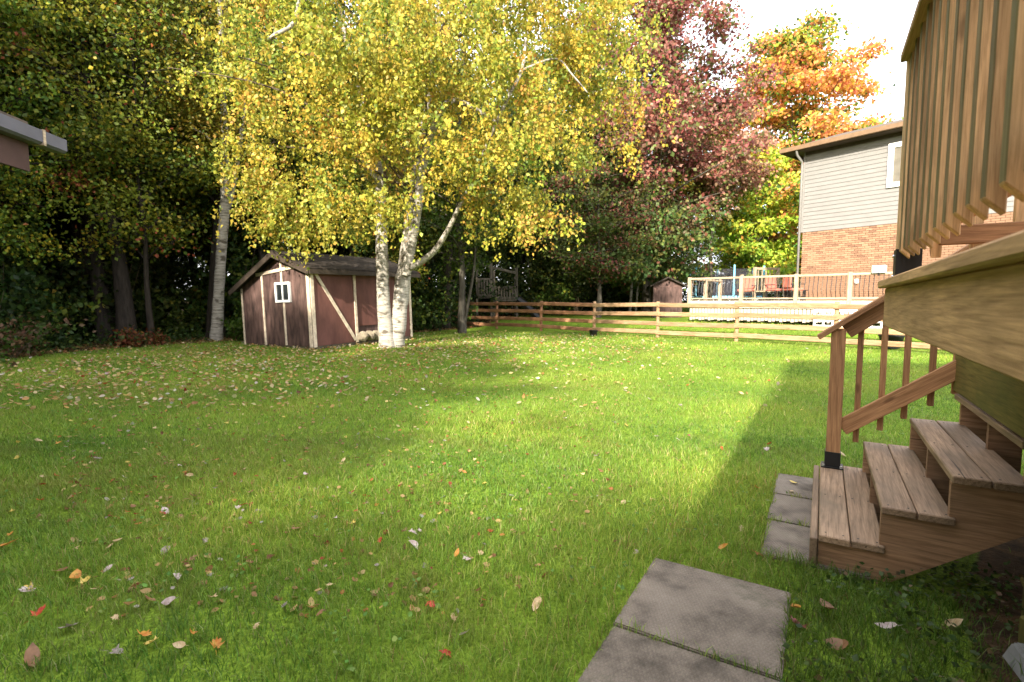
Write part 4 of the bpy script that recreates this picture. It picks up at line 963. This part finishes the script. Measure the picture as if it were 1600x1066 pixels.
# --- low growth
def bush(seed, w_, h_, n_, pal, lsz=.1):
    rng = np.random.default_rng(seed); mb = MB(); r_ = random.Random(seed)
    for q in range(9):
        a = r_.uniform(0, 6.28); e = Vector((math.cos(a) * w_ * r_.uniform(.3, .9), math.sin(a) * w_ * r_.uniform(.3, .9), h_ * r_.uniform(.5, 1))); mb.tube([(0, 0, -.05), e * .5 + Vector((0, 0, .1)), e], [.014, .01, .004], 4)
    tm = mesh_of('stem', [tuple(v) for v in mb.v], mb.f, 'twig')
    cl = rng.normal(size=(26, 3)) * (w_ * .5, w_ * .5, h_ * .3) + (0, 0, h_ * .55); k = rng.choice(26, n_); p = cl[k] + rng.normal(size=(n_, 3)) * (.2 * w_, .2 * w_, .12 * h_); p[:, 2] = np.abs(p[:, 2])
    L = lsz * rng.uniform(.6, 1.3, n_); return tm, leaf_cloud('foliage', p, rng.normal(size=(n_, 3)) + (0, 0, -.2), L, L * .7, pick(rng, pal, n_), 'leaf', rng)
UB = [bush(201, 1.0, 1.5, 1900, DARK, .12), bush(202, .9, 1.1, 1600, GREEN, .11), bush(203, .8, 2.2, 2200, [(3, (.04, .07, .014)), (1, (.1, .12, .018))], .12)]
UL = ['dark leafy bush in the shade of the wood', 'low green bush at the edge of the wood', 'tall thin bush among the wood trunks']
ru = random.Random(8); cnt = 0
while cnt < 92:
    y = ru.uniform(9, 30); x = edge_x(y) - (ru.uniform(.5, 9) if cnt < 58 else ru.uniform(7, 20))
    if -9.4 < x < -2.6 and 12.3 < y < 19.2: continue
    if y > 19 and abs((x - FP[0]) * FN[0] + (y - FP[1]) * FN[1]) < 1: continue
    q = ru.randrange(3); s = ru.uniform(.8, 1.5) * (1 if cnt < 58 else 1.5)
    plant(UB[q], 'bush', x, y, ru.uniform(0, 6.28), s, UL[q], 'bush', 'undergrowth bushes', part=('stem', 'foliage')); cnt += 1
for (px, py, pal, sz, lab) in ((215, 541, [(2, (.13, .028, .016)), (2, (.1, .022, .014)), (2, (.05, .06, .014)), (1, (.16, .06, .02))], (.5, .42, 700), 'red leaved seedlings at the foot of the thick dark trunk'),
                               (285, 528, [(3, (.08, .13, .02)), (1, (.13, .18, .025))], (.45, .9, 900), 'bright green bush just left of the slim white birch'),
                               (372, 533, [(3, (.06, .11, .015)), (1, (.1, .15, .02))], (.4, .75, 700), 'green bush between the slim birch and the shed'),
                               (20, 560, [(2, (.05, .08, .014)), (2, (.1, .05, .03))], (1.0, .8, 1400), 'dull purplish green bush at the left edge of the lawn')):
    g = ground_at(px, py); plant(bush(int(px), sz[0], sz[1], sz[2], pal, .1), 'bush', g.x, g.y, 0, 1, lab, 'bush', part=('stem', 'foliage'))

# --- maples beyond the fence
def maple_red(pos, k, rng):
    z = pos[:, 2]; n_ = len(pos); up = sst((z - 3.2 + 1.3 * np.sin(k * 1.7)) / 4.2)[:, None]
    low = pick(rng, [(3, (.07, .125, .035)), (2, (.11, .16, .04)), (1, (.18, .18, .045)), (.6, (.28, .12, .08))], n_); hi = pick(rng, [(2.6, (.29, .1, .08)), (2.0, (.21, .06, .05)), (1.3, (.4, .23, .17)), (2.4, (.13, .15, .042)), (.8, (.14, .04, .036))], n_)
    return low * (1 - up) + hi * up
def maple_orange(pos, k, rng):
    n_ = len(pos); r = np.hypot(pos[:, 0], pos[:, 1]); turn = (np.sin(k * 12.9898) * 43758.5453) % 1.0; out_ = sst((r - .5) / 3.2) * .32 + .34 * sst((pos[:, 2] - 5) / 11)
    m = (turn + .18 * rng.normal(size=n_) < out_ + .18)[:, None]
    return np.where(m, pick(rng, [(2.5, (.5, .19, .065)), (1.8, (.47, .13, .07)), (1.3, (.5, .28, .06)), (.5, (.42, .08, .06))], n_), pick(rng, [(2.4, (.11, .17, .02)), (2, (.24, .26, .025)), (1.3, (.05, .09, .02)), (1.2, (.36, .3, .03))], n_))
p = at(1010, 470, 26.5); mk = grow(301, 17.5, 4.6, 1.6, 70, 46000, .19, maple_red, 'grey_bark', .2, (.4, 0), shape=.72, flat=.5, clump=.42, nc=330)
plant(mk, 'maple_tree', p.x, p.y, 2.2, 1, 'tall maple turning dusky red above and green below, behind the fence', 'tree')
p = at(1108, 470, 28.5); mk2 = grow(305, 11.2, 2.7, 6.2, 40, 15000, .19, lambda a, b, r_: np.where((r_.random((len(a), 1)) < sst((a[:, 2:3] - 4.5) / 3)), pick(r_, [(3, (.3, .12, .095)), (1.5, (.38, .22, .15)), (1, (.2, .065, .055)), (1, (.16, .15, .045))], len(a)), pick(r_, [(2, (.09, .12, .025)), (1, (.2, .14, .05))], len(a))), 'grey_bark', .12, (.3, 0), flat=.5)
plant(mk2, 'maple_tree', p.x, p.y, .5, 1, 'smaller pinkish red maple between the dusky red and the orange maple', 'tree')
p = at(1232, 470, 36); mk = grow(302, 18.6, 6.4, 2.2, 84, 56000, .25, maple_orange, 'grey_bark', .22, (0, 0), shape=.8, flat=.45, clump=.5, nc=300)
plant(mk, 'maple_tree', p.x, p.y, .7, 1, 'orange and green maple against the white sky beside the taupe house', 'tree')
p = at(1176, 470, 32); mk = grow(303, 9.4, 3.3, 1.9, 44, 22000, .22, [(3, (.26, .34, .035)), (2, (.36, .38, .04)), (1.4, (.5, .33, .05)), (.8, (.52, .24, .06)), (.8, (.1, .16, .025))], 'grey_bark', .14, flat=.5)
plant(mk, 'maple_tree', p.x, p.y, 1.9, 1, 'low lime green maple with orange patches above the trampoline', 'tree')
p = at(935, 470, 24.5); mk = grow(304, 7.8, 3.0, 1.9, 40, 15000, .13, [(3, (.07, .11, .026)), (2, (.1, .14, .03)), (1, (.15, .17, .035)), (1.3, (.2, .075, .05))], 'grey_bark', .12, flat=.5)
plant(mk, 'maple_tree', p.x, p.y, .2, 1, 'blue green young maple under the hanging end of the golden birch', 'tree')
p = at(986, 470, 27)
o = empty('birch_clump', (p.x, p.y, GZ(p.x, p.y)), 0, 'two thin white birch stems under the dusky red maple', 'tree')
for (x0, x1, r_) in ((-.05, .1, .085), (.25, .5, .06)):
    mb = MB(); mb.tube([(x0, 0, -.1), (x0 + (x1 - x0) * .3, 0, 1.2), (x1, .1, 3), (x1 + .2, .2, 6)], [r_, r_ * .9, r_ * .7, .02], 8, .05); mb.build('trunk', 'birch_bark', o, True)
n_ = 1500; rng = np.random.default_rng(5); L = np.full(n_, .13)
put('crown', leaf_cloud('crown', rng.normal(size=(n_, 3)) * (1, 1, .9) + (.4, .2, 5.4), rng.normal(size=(n_, 3)), L, L * .7, pick(rng, GREEN, n_), 'leaf', rng), o)
for k, (x, y) in enumerate(((1.6, 30), (4.6, 31.5), (-.6, 33), (6.5, 35))): plant((KG, KD, KY, KG)[k], 'forest_tree', x, y, k * 2.0, (1.1, 1.1, 1.2), LABS[id((KG, KD, KY, KG)[k])], 'tree', GRP, dz=-.1)
for k, (px, Y_) in enumerate(((690, 27.5), (672, 25), (708, 30), (735, 28.5))):
    g = at(px, 470, Y_); plant((KD, KG)[k % 2], 'forest_tree', g.x, g.y, k * 1.7, .8, LABS[id((KD, KG)[k % 2])], 'tree', GRP, dz=-.2)
# dark trees closing the view behind the far sheds
for k, (px, Y_, kk, s, lab) in enumerate(((1085, 40, KD, .62, 'dark green tree behind the far red shed'), (1135, 44, KG, .62, 'leafy green tree behind the trampoline'), (1175, 47, KD, .62, None), (900, 33, KG, .85, None), (840, 31, KD, .8, None), (960, 35, KD, .9, None), (1030, 42, KD, .8, None), (790, 33, KG, .9, None), (1215, 55, KG, .55, None), (1060, 38, KG, .55, None), (1000, 45, KG, 1.0, None), (870, 40, KY, 1.0, None))):
    g = at(px, 470, Y_); plant(kk, 'forest_tree', g.x, g.y, k * 1.3, s, lab or LABS[id(kk)], 'tree', None if lab else GRP, dz=-.2)
for k, (px, Y_) in enumerate(((1078, 36), (1110, 38), (1150, 39), (1190, 41), (985, 31), (945, 29), (905, 28), (870, 28.5), (835, 28), (1000, 33.5), (1130, 36.5), (1170, 37.5), (1225, 43), (760, 29), (800, 29.5), (690, 25.5), (672, 23.5), (712, 27.5), (655, 22.5), (730, 28.5), (640, 21.5), (775, 27.5), (880, 30), (900, 31.5), (918, 30.5), (860, 31), (845, 30), (940, 32), (965, 33), (1000, 34))):
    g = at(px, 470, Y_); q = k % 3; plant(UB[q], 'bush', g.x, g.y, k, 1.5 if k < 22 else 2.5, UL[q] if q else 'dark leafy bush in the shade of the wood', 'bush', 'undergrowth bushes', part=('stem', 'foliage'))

# ------------------------------------------------------------------ grass, weeds and fallen leaves
rng = np.random.default_rng(99)
def free(x, y):
    """where grass grows: off the slabs and out of the deep shade under steps and deck"""
    rx, ry = x - O.x, y - O.y; v = rx * D2.x + ry * D2.y; u = rx * D1.x + ry * D1.y; ok = np.ones(len(x), bool)
    for (v0, v1, u0, u1, *_r) in SLABS: ok &= ~((v > v0 + .012) & (v < v1 - .012) & (u > u0 + .012) & (u < u1 - .012))
    ok &= ~((v > .0) & (u > .0) & (u < 1.42) & (v < 1.1) & (rng.random(len(x)) < .9))
    dark = (v > .2) & (u < 1.4) & (u > -9); ok &= ~(dark & (rng.random(len(x)) < .1 + .9 * sst((v - .2) / .95)))
    return ok & (rng.random(len(x)) > .93 * litter(x, y)), v, u

def patch(x, y): return .5 + .25 * np.sin(x * 1.9 + 1.7 * np.sin(y * 1.3)) + .25 * np.sin(y * 2.3 + 1.4 * np.sin(x * 1.1 + 2)) 
def fine(x, y): return .5 + .5 * np.sin(x * 17 + 3 * np.sin(y * 11)) * np.sin(y * 15 + 3 * np.sin(x * 9))

GP = [(3, (.165, .275, .035)), (2.4, (.205, .31, .045)), (1.6, (.265, .34, .065)), (1.2, (.105, .2, .028)), (.5, (.4, .36, .15)), (.2, (.22, .15, .06))]
def blades(y0, y1, dens, hh, ww, curved):
    area = 1.16 * (y1 ** 2 - y0 ** 2) + 1.6 * (y1 - y0); n_ = int(area * dens)
    y = np.sqrt(rng.random(n_) * (y1 ** 2 - y0 ** 2) + y0 ** 2); x = (rng.random(n_) * 2 - 1) * (1.16 * y + .8)
    ok, v, u = free(x, y); x, y, v, u = x[ok], y[ok], v[ok], u[ok]; n_ = len(x)
    pt = patch(x, y); fi = fine(x, y); keep = rng.random(n_) < .5 + .5 * fi; x, y, v, u, pt, fi = x[keep], y[keep], v[keep], u[keep], pt[keep], fi[keep]; n_ = len(x)
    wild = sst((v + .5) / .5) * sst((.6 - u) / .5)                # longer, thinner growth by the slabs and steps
    h = hh * rng.uniform(.55, 1.3, n_) * (.7 + .35 * pt + .25 * fi) * (1 + .45 * wild); wd2 = ww * rng.uniform(.7, 1.3, n_) * .5
    a = rng.random(n_) * 6.283; ca, sa = np.cos(a), np.sin(a); ln = rng.uniform(.15, .95, n_) * h; b = rng.random(n_) * 6.283
    base = np.stack([x, y, gz(x, y) - .004], 1); side = np.stack([ca, sa, 0 * a], 1) * wd2[:, None]; lean = np.stack([np.cos(b) * ln, np.sin(b) * ln, 0 * a], 1); up = np.stack([0 * a, 0 * a, h], 1)
    dry = sst((patch(x * .55 + 3, y * .6 + 1) - .62) / .2) * .45 + sst((patch(x * 2.3 - 1, y * 2.1 + 4) - .78) / .15) * .5
    col = pick(rng, GP, n_, .16) * (.72 + .5 * pt[:, None]); col[:, 0] *= .82 + .36 * pt; col = col * (1 - dry[:, None] * .5) + np.array((.25, .225, .06)) * dry[:, None] * .5
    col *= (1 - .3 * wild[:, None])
    if curved:
        V = np.stack([base - side, base + side, base + up * .6 + lean * .35 - side * .8, base + up * .6 + lean * .35 + side * .8, base + up * (1 - .25 * (ln / h)[:, None]) + lean], 1).reshape(-1, 3); i = np.arange(n_)[:, None] * 5
        Fq = np.concatenate([i + [0, 1, 3], i + [0, 3, 2], i + [2, 3, 4]], 0); k = 5
    else:
        V = np.stack([base - side, base + side, base + up + lean], 1).reshape(-1, 3); Fq = np.arange(n_)[:, None] * 3 + [0, 1, 2]; k = 3
    return V, Fq, np.repeat(col, k, 0)
Vs, Fs, Cs, o_ = [], [], [], 0
for args in ((1.2, 3.2, 9500, .058, .0036, True), (3.2, 5.2, 5200, .056, .005, True), (5.2, 8.5, 2300, .054, .008, False), (8.5, 13, 800, .052, .013, False), (13, 20, 260, .055, .022, False)):
    V, Fq, c = blades(*args); Vs.append(V); Fs.append(Fq + o_); Cs.append(c); o_ += len(V)
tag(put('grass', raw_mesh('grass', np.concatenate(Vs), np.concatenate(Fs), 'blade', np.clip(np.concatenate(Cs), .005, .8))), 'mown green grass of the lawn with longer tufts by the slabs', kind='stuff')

# weeds in the shade under the deck edge
n_ = 10500; vv = rng.uniform(-.15, 2.0, n_) ; uu = rng.uniform(-2.2, .35, n_) - .25 * np.maximum(vv - .6, 0)
x = O.x + D2.x * vv + D1.x * uu; y = O.y + D2.y * vv + D1.y * uu
cl = fine(x * .35, y * .35) > .38; x, y, vv = x[cl], y[cl], vv[cl]; hs = np.abs(rng.normal(size=len(x))) * .05 + .015
pos = np.stack([x + rng.normal(size=len(x)) * .02, y + rng.normal(size=len(x)) * .02, hs], 1); L = rng.uniform(.012, .036, len(x))
keep = np.ones(len(x), bool)
for (v0, v1, u0, u1, *_r) in SLABS: keep &= ~((vv > v0 - .03) & (vv < v1 + .03) & (((x - O.x) * D1.x + (y - O.y) * D1.y) > u0 - .03) & (((x - O.x) * D1.x + (y - O.y) * D1.y) < u1 + .03))
inn = keep & ((x - 2.03) ** 2 + (y - 1.82) ** 2 > .05) & ~((vv < .3) & (rng.random(len(x)) < .55)); pos, L = pos[inn], L[inn]
tag(put('weeds', leaf_cloud('weeds', pos, rng.normal(size=(len(pos), 3)) * (1, 1, .35) + (0, 0, .15), L, L * .75, pick(rng, [(3, (.045, .085, .02)), (2, (.07, .12, .03)), (1, (.11, .13, .04)), (.6, (.14, .1, .05))], len(pos)), 'leaf', rng)), 'low shaded weeds and clover under the deck edge', kind='stuff')

# clover and broad leaved weeds in patches of the lawn
n_ = 9000; y = np.sqrt(rng.random(n_) * (8 ** 2 - 1.6 ** 2) + 1.6 ** 2); x = (rng.random(n_) * 2 - 1) * 1.1 * y; ok, v, u = free(x, y); cl = ok & (patch(x * 3.1 + 2, y * 2.7) > .63) & (fine(x * .6, y * .6) > .3) & ((v < -.1) | (u > 1.8)); x, y = x[cl], y[cl]; n_ = len(x)
pos = np.stack([x, y, gz(x, y) + rng.uniform(.02, .05, n_)], 1); L = rng.uniform(.012, .03, n_)
tag(put('clover', oval_cloud('clover', pos, rng.normal(size=(n_, 3)) * (1, 1, .3), L, L * .85, pick(rng, [(3, (.1, .2, .035)), (2, (.14, .25, .05)), (1, (.2, .27, .07))], n_), 'blade', rng)), 'patches of clover and small weeds in the lawn', kind='stuff')

# litter of small leaves, too many to count
def scatter(n_, fx):
    out_ = []
    while len(out_) < n_:
        y = rng.uniform(2, 21); x = rng.uniform(-1.1, .8) * y
        if rng.random() < fx(x, y): out_.append((x, y))
    return np.array(out_)
def dens(x, y):
    d_ = math.exp(-((x + 3.6) / 5.0) ** 2 - ((y - 13.2) / 3.6) ** 2) + .75 * math.exp(-((x + 6.5) / 3.6) ** 2 - ((y - 9.8) / 3.2) ** 2) + .35 * math.exp(-((x - 1) / 4) ** 2 - ((y - 16) / 3) ** 2)
    return min(1, d_) * (1 if x < 5 else .2) + .012
pts = scatter(6500, lambda x, y: dens(x, y) * (y > 6.5)); ok, _, _ = free(pts[:, 0], pts[:, 1]); pts = pts[rng.random(len(pts)) < .97]; n_ = len(pts)
LITP = [(3, (.45, .34, .13)), (2.4, (.5, .4, .22)), (1.5, (.4, .25, .08)), (1.0, (.28, .14, .06)), (.25, (.34, .08, .03)), (.8, (.55, .48, .38))]
L = rng.uniform(.045, .085, n_); pos = np.concatenate([pts, (gz(pts[:, 0], pts[:, 1]) + rng.uniform(.03, .06, n_))[:, None]], 1)
m_ = 2100; y2 = rng.uniform(2.2, 9, m_); x2 = (-rng.random(m_) ** .75 * 1.15 + .25) * y2; okm, v2, u2 = free(x2, y2); okm &= ~((v2 > -.9) & (u2 < 1.7)); x2, y2 = x2[okm], y2[okm]; m_ = len(x2)
pos = np.concatenate([pos, np.stack([x2, y2, gz(x2, y2) + rng.uniform(-.002, .03, m_)], 1)]); L = np.concatenate([L, rng.uniform(.018, .048, m_)])
lc = np.concatenate([pick(rng, LITP, n_), pick(rng, [(2, (.4, .25, .1)), (2, (.22, .1, .045)), (1.5, (.46, .33, .14)), (.8, (.4, .16, .05)), (.5, (.32, .06, .03)), (.6, (.36, .31, .27))], m_)]); n_ += m_
tag(put('leaf_litter', oval_cloud('leaf_litter', pos, rng.normal(size=(n_, 3)) * (1, 1, .3), L, L * .75, lc, 'leaf', rng)), 'small pale yellow leaves strewn thickly under the golden birch', kind='stuff')
n_ = 9000; y = rng.uniform(9, 30, n_); x = np.array([edge_x(q) for q in y]) + .3 - np.abs(rng.normal(size=n_)) * 3; pos = np.stack([x, y, gz(x, y) + rng.uniform(.0, .05, n_)], 1); L = rng.uniform(.06, .11, n_)
tag(put('forest_litter', leaf_cloud('forest_litter', pos, rng.normal(size=(n_, 3)) * (1, 1, .3), L, L * .8, pick(rng, [(3, (.1, .055, .025)), (2, (.17, .09, .04)), (1, (.26, .15, .06)), (.6, (.22, .05, .03))], n_), 'leaf', rng)), 'brown fallen leaves on the wood floor', kind='stuff')
n_ = 16000; y = rng.uniform(9, 27, n_); x = np.array([edge_x(q) for q in y]) - .2 - np.abs(rng.normal(size=n_)) * 3.2; cl = patch(x * 2, y * 2) > .38; ok2 = cl & ~((x > -9.3) & (x < -2.8) & (y > 12.4) & (y < 19)); x, y = x[ok2], y[ok2]; n_ = len(x)
pos = np.stack([x, y, gz(x, y) + np.abs(rng.normal(size=n_)) * .16 + .03], 1); L = rng.uniform(.05, .12, n_)
tag(put('undergrowth', leaf_cloud('undergrowth', pos, rng.normal(size=(n_, 3)) * (1, 1, .5), L, L * .7, pick(rng, [(3, (.03, .055, .012)), (2, (.05, .085, .016)), (.6, (.1, .11, .02))], n_), 'leaf', rng)), 'low dark green plants covering the wood edge', kind='stuff')

# fallen leaves one by one
def leaf_mesh(kind, mat, seed):
    r_ = random.Random(seed); pts = []
    if kind == 'maple':
        prof = [(-90, .12), (-68, .5), (-52, .62), (-38, .42), (-20, .55), (2, .92), (14, .62), (32, .52), (50, .78), (68, .98), (80, .8), (90, 1.12)]
        pr = prof + [(180 - a, q) for a, q in prof[-2:0:-1]]
    else:
        pr = [(-90, .75), (-60, .62), (-25, .52), (0, .5), (30, .58), (60, .82), (90, 1.25), (120, .82), (150, .58), (180, .5), (205, .52), (240, .62)]
    cu, cv, tw_ = r_.uniform(.3, 1.1), r_.uniform(-.4, .8), r_.uniform(-.8, .8)
    V = [(0, -.02, 0)]
    for a, q in pr:
        x, y = math.cos(R(a)) * q * .5, math.sin(R(a)) * q * .5; V.append((x, y, cu * x * x * 1.6 + cv * y * y * 1.4 + tw_ * x * y + r_.uniform(-.03, .03)))
    n0 = len(pr); Fc = [(0, 1 + k, 1 + (k + 1) % n0) for k in range(n0)]
    b = len(V); V += [(-.012, -.35, .01), (.012, -.35, .01), (.01, -.85, .07), (-.01, -.85, .07)] if kind == 'maple' else [(-.01, -.36, .01), (.01, -.36, .01), (.008, -.6, .04), (-.008, -.6, .04)]; Fc.append((b, b + 1, b + 2, b + 3))
    me = bpy.data.meshes.new('leaf'); me.from_pydata(V, [], Fc); me.materials.append(M[mat]); return me
def fl(name, a, b):
    m, n, o = newmat(name); mp, oi, raw = coords(n, (1, 1, 1)); t = N(n, 'ShaderNodeTexNoise', i_Scale=3.2, i_Detail=5.0); n.links.new(mp.outputs[0], t.inputs['Vector'])
    r = ramp(n, [(.36, a), (.64, b)]); n.links.new(t.outputs[0], r.inputs[0]); p = N(n, 'ShaderNodeBsdfPrincipled', i_Roughness=.55); n.links.new(r.outputs[0], p.inputs['Base Color']); tr = N(n, 'ShaderNodeBsdfTranslucent'); n.links.new(r.outputs[0], tr.inputs[0])
    ms = N(n, 'ShaderNodeMixShader'); ms.inputs[0].default_value = .25; n.links.new(p.outputs[0], ms.inputs[1]); n.links.new(tr.outputs[0], ms.inputs[2]); n.links.new(ms.outputs[0], o.inputs[0]); M[name] = m
fl('red_leaf', (.3, .02, .012), (.45, .07, .02)); fl('orange_leaf', (.42, .14, .02), (.5, .26, .04)); fl('yellow_leaf', (.5, .36, .06), (.6, .45, .12)); fl('tan_leaf', (.42, .28, .14), (.5, .38, .22)); fl('brown_leaf', (.16, .075, .03), (.26, .13, .06)); fl('pale_leaf', (.36, .27, .25), (.52, .43, .41)); fl('purple_leaf', (.16, .03, .05), (.3, .07, .06)); fl('greyish_leaf', (.2, .165, .14), (.32, .26, .23))
LM = {}
for kd in ('maple', 'oval'):
    for c in ('red', 'orange', 'yellow', 'tan', 'brown', 'pale', 'purple', 'greyish'): LM[kd, c] = [leaf_mesh(kd, c + '_leaf', q * 7 + len(c)) for q in range(3)]
rl = random.Random(14)
def drop(x, y, kd, c, sz, label, group=None, z=None, flip=None):
    o = put('fallen_leaf', rl.choice(LM[kd, c])); o.location = (x, y, (GZ(x, y) + .031 + rl.uniform(-.008, .012)) if z is None else z)
    t = .6 if z is None else .08
    o.rotation_euler = (rl.uniform(-t, t) + (math.pi if (rl.random() < .3 if flip is None else flip) and z is None else 0), rl.uniform(-t, t), rl.uniform(0, 6.28)); s = sz * rl.uniform(.72, .88); o.scale = (s, s, s)
    return tag(o, label, 'leaf', group)
SPECIAL = [(378, 795, 'maple', 'red', .085, 'bright red maple leaf alone on the grass left of centre'), (643, 836, 'maple', 'pale', .1, 'upper of two pale lilac leaves lying together near the middle'), (645, 854, 'oval', 'pale', .11, 'lower of two pale lilac leaves lying together near the middle'),
 (729, 877, 'maple', 'pale', .085, 'pale pink leaf right of the two lilac leaves'), (713, 873, 'oval', 'orange', .06, 'small orange brown leaf touching the pale pink leaf'), (184, 849, 'oval', 'tan', .13, 'long tan leaf with a stalk on the left grass'), (277, 906, 'oval', 'pale', .09, 'upright pinkish leaf above the white leaf at lower left'),
 (268, 948, 'oval', 'pale', .1, 'long white leaf standing up in the grass at lower left'), (60, 970, 'maple', 'red', .1, 'red and yellow maple leaf at the lower left edge'), (118, 908, 'oval', 'orange', .12, 'curled orange brown leaf in the leaf row at left'), (96, 898, 'oval', 'brown', .12, 'curled dark brown leaf at the start of the leaf row at left'),
 (48, 928, 'maple', 'pale', .1, 'pale pinkish leaf left of the curled brown leaves'), (297, 877, 'maple', 'brown', .1, 'brown and tan folded leaf on the left lawn'), (258, 864, 'oval', 'greyish', .09, 'greyish brown leaf just above the folded brown leaf'), (224, 1006, 'maple', 'orange', .1, 'large golden leaf near the bottom left'), (112, 986, 'maple', 'greyish', .1, 'grey lilac leaf near the bottom left'),
 (50, 1036, 'oval', 'brown', .12, 'red brown leaf in the bottom left corner'), (180, 1028, 'maple', 'greyish', .08, 'dull grey leaf below the golden leaf'), (338, 1018, 'maple', 'orange', .08, 'rusty orange leaf by the bottom edge left of centre'), (697, 1029, 'maple', 'red', .085, 'orange red leaf by the bottom edge left of the slab'), (840, 945, 'oval', 'tan', .1, 'narrow tan leaf standing left of the near slab'),
 (1181, 866, 'maple', 'red', .1, 'red leaf in the grass between the two slab groups'), (1129, 862, 'oval', 'orange', .08, 'small orange leaf left of the red leaf by the slabs'), (1250, 985, 'maple', 'purple', .12, 'crumpled crimson leaf at the right edge of the near slab'), (1244, 960, 'oval', 'orange', .09, 'orange leaf just above the crumpled crimson leaf'), (1389, 993, 'oval', 'pale', .11, 'pale pink leaf in the shaded grass right of the near slab'),
 (1487, 981, 'oval', 'tan', .1, 'tan leaf in the dark weeds under the deck edge'), (1295, 963, 'oval', 'brown', .12, 'brown leaf in the shaded grass below the steps'), (1315, 1020, 'oval', 'brown', .13, 'long reddish brown leaf in the shaded grass near the bottom'), (1157, 827, 'maple', 'tan', .07, 'tan leaf on the grass left of the lower slab'), (1183, 766, 'maple', 'orange', .075, 'brownish orange leaf on the grass left of the upper slab'),
 (1025, 683, 'maple', 'pale', .085, 'white leaf on the sunny lawn right of centre'), (604, 688, 'maple', 'pale', .08, 'white leaf on the lawn below the big birch'), (976, 610, 'oval', 'pale', .1, 'pale leaf on the bright lawn in front of the fence'), (258, 803, 'oval', 'pale', .09, 'bluish white leaf on the left lawn'), (244, 825, 'oval', 'yellow', .07, 'small yellow leaf just under the bluish white leaf'),
 (461, 832, 'oval', 'brown', .08, 'red brown leaf right of the bright red maple leaf'), (404, 801, 'oval', 'pale', .06, 'small whitish leaf close to the bright red maple leaf'), (500, 964, 'maple', 'brown', .08, 'orange brown leaf in the grass at bottom centre'), (262, 770, 'oval', 'orange', .08, 'orange leaf on the left lawn above the bluish white leaf'), (293, 741, 'oval', 'red', .08, 'small red leaf on the left lawn in the middle distance'), (12, 857, 'oval', 'orange', .12, 'orange leaf at the left edge above the leaf row'), (594, 849, 'oval', 'red', .07, 'small dark red leaf left of the two lilac leaves')]
for (px, py, kd, c, sz, lab) in SPECIAL: g = ground_at(px, py + 4); drop(g.x, g.y, kd, c, sz, lab)
for (v, u, z, kd, c, sz, lab) in ((-.16, 1.33, .026, 'oval', 'yellow', .075, 'yellow leaf lying on the farthest slab by the steps'), (-.17, 1.12, .026, 'oval', 'tan', .065, 'small tan leaf near the joint of the two farther slabs'), (-.66, -1.52, .024, 'maple', 'orange', .06, 'small orange leaf on the left part of the near cut off slab')):
    p = W(v, u, z); drop(p.x, p.y, kd, c, sz, lab, None, z)
cols_ = [('yellow', 3), ('tan', 3), ('brown', 2.2), ('orange', 1.6), ('red', 1.0), ('pale', .8), ('greyish', 1.0), ('purple', .5)]
bag = [c for c, w_ in cols_ for _ in range(int(w_ * 10))]; done = 0
while done < 254:
    y = 1.9 + 7.2 * rl.random() ** .9; x = rl.uniform(-1.05, .72) * y
    if rl.random() > (.95 if x < -.3 * y else .3): continue
    fr_, v, u = free(np.array([x]), np.array([y]))
    if (v[0] > -.3 and u[0] < 1.6) or (-.8 < v[0] < -.05 and u[0] < -.3): continue
    kd = rl.choice(('maple', 'maple', 'oval')); c = rl.choice(bag)
    drop(x, y, kd, c, rl.uniform(.045, .085), ('lobed' if kd == 'maple' else 'oval') + ' ' + {'pale': 'whitish', 'greyish': 'dull grey'}.get(c, c) + ' leaf among the scattered leaves on the lawn', f'scattered {"lobed" if kd == "maple" else "oval"} {c} leaves on the lawn'); done += 1
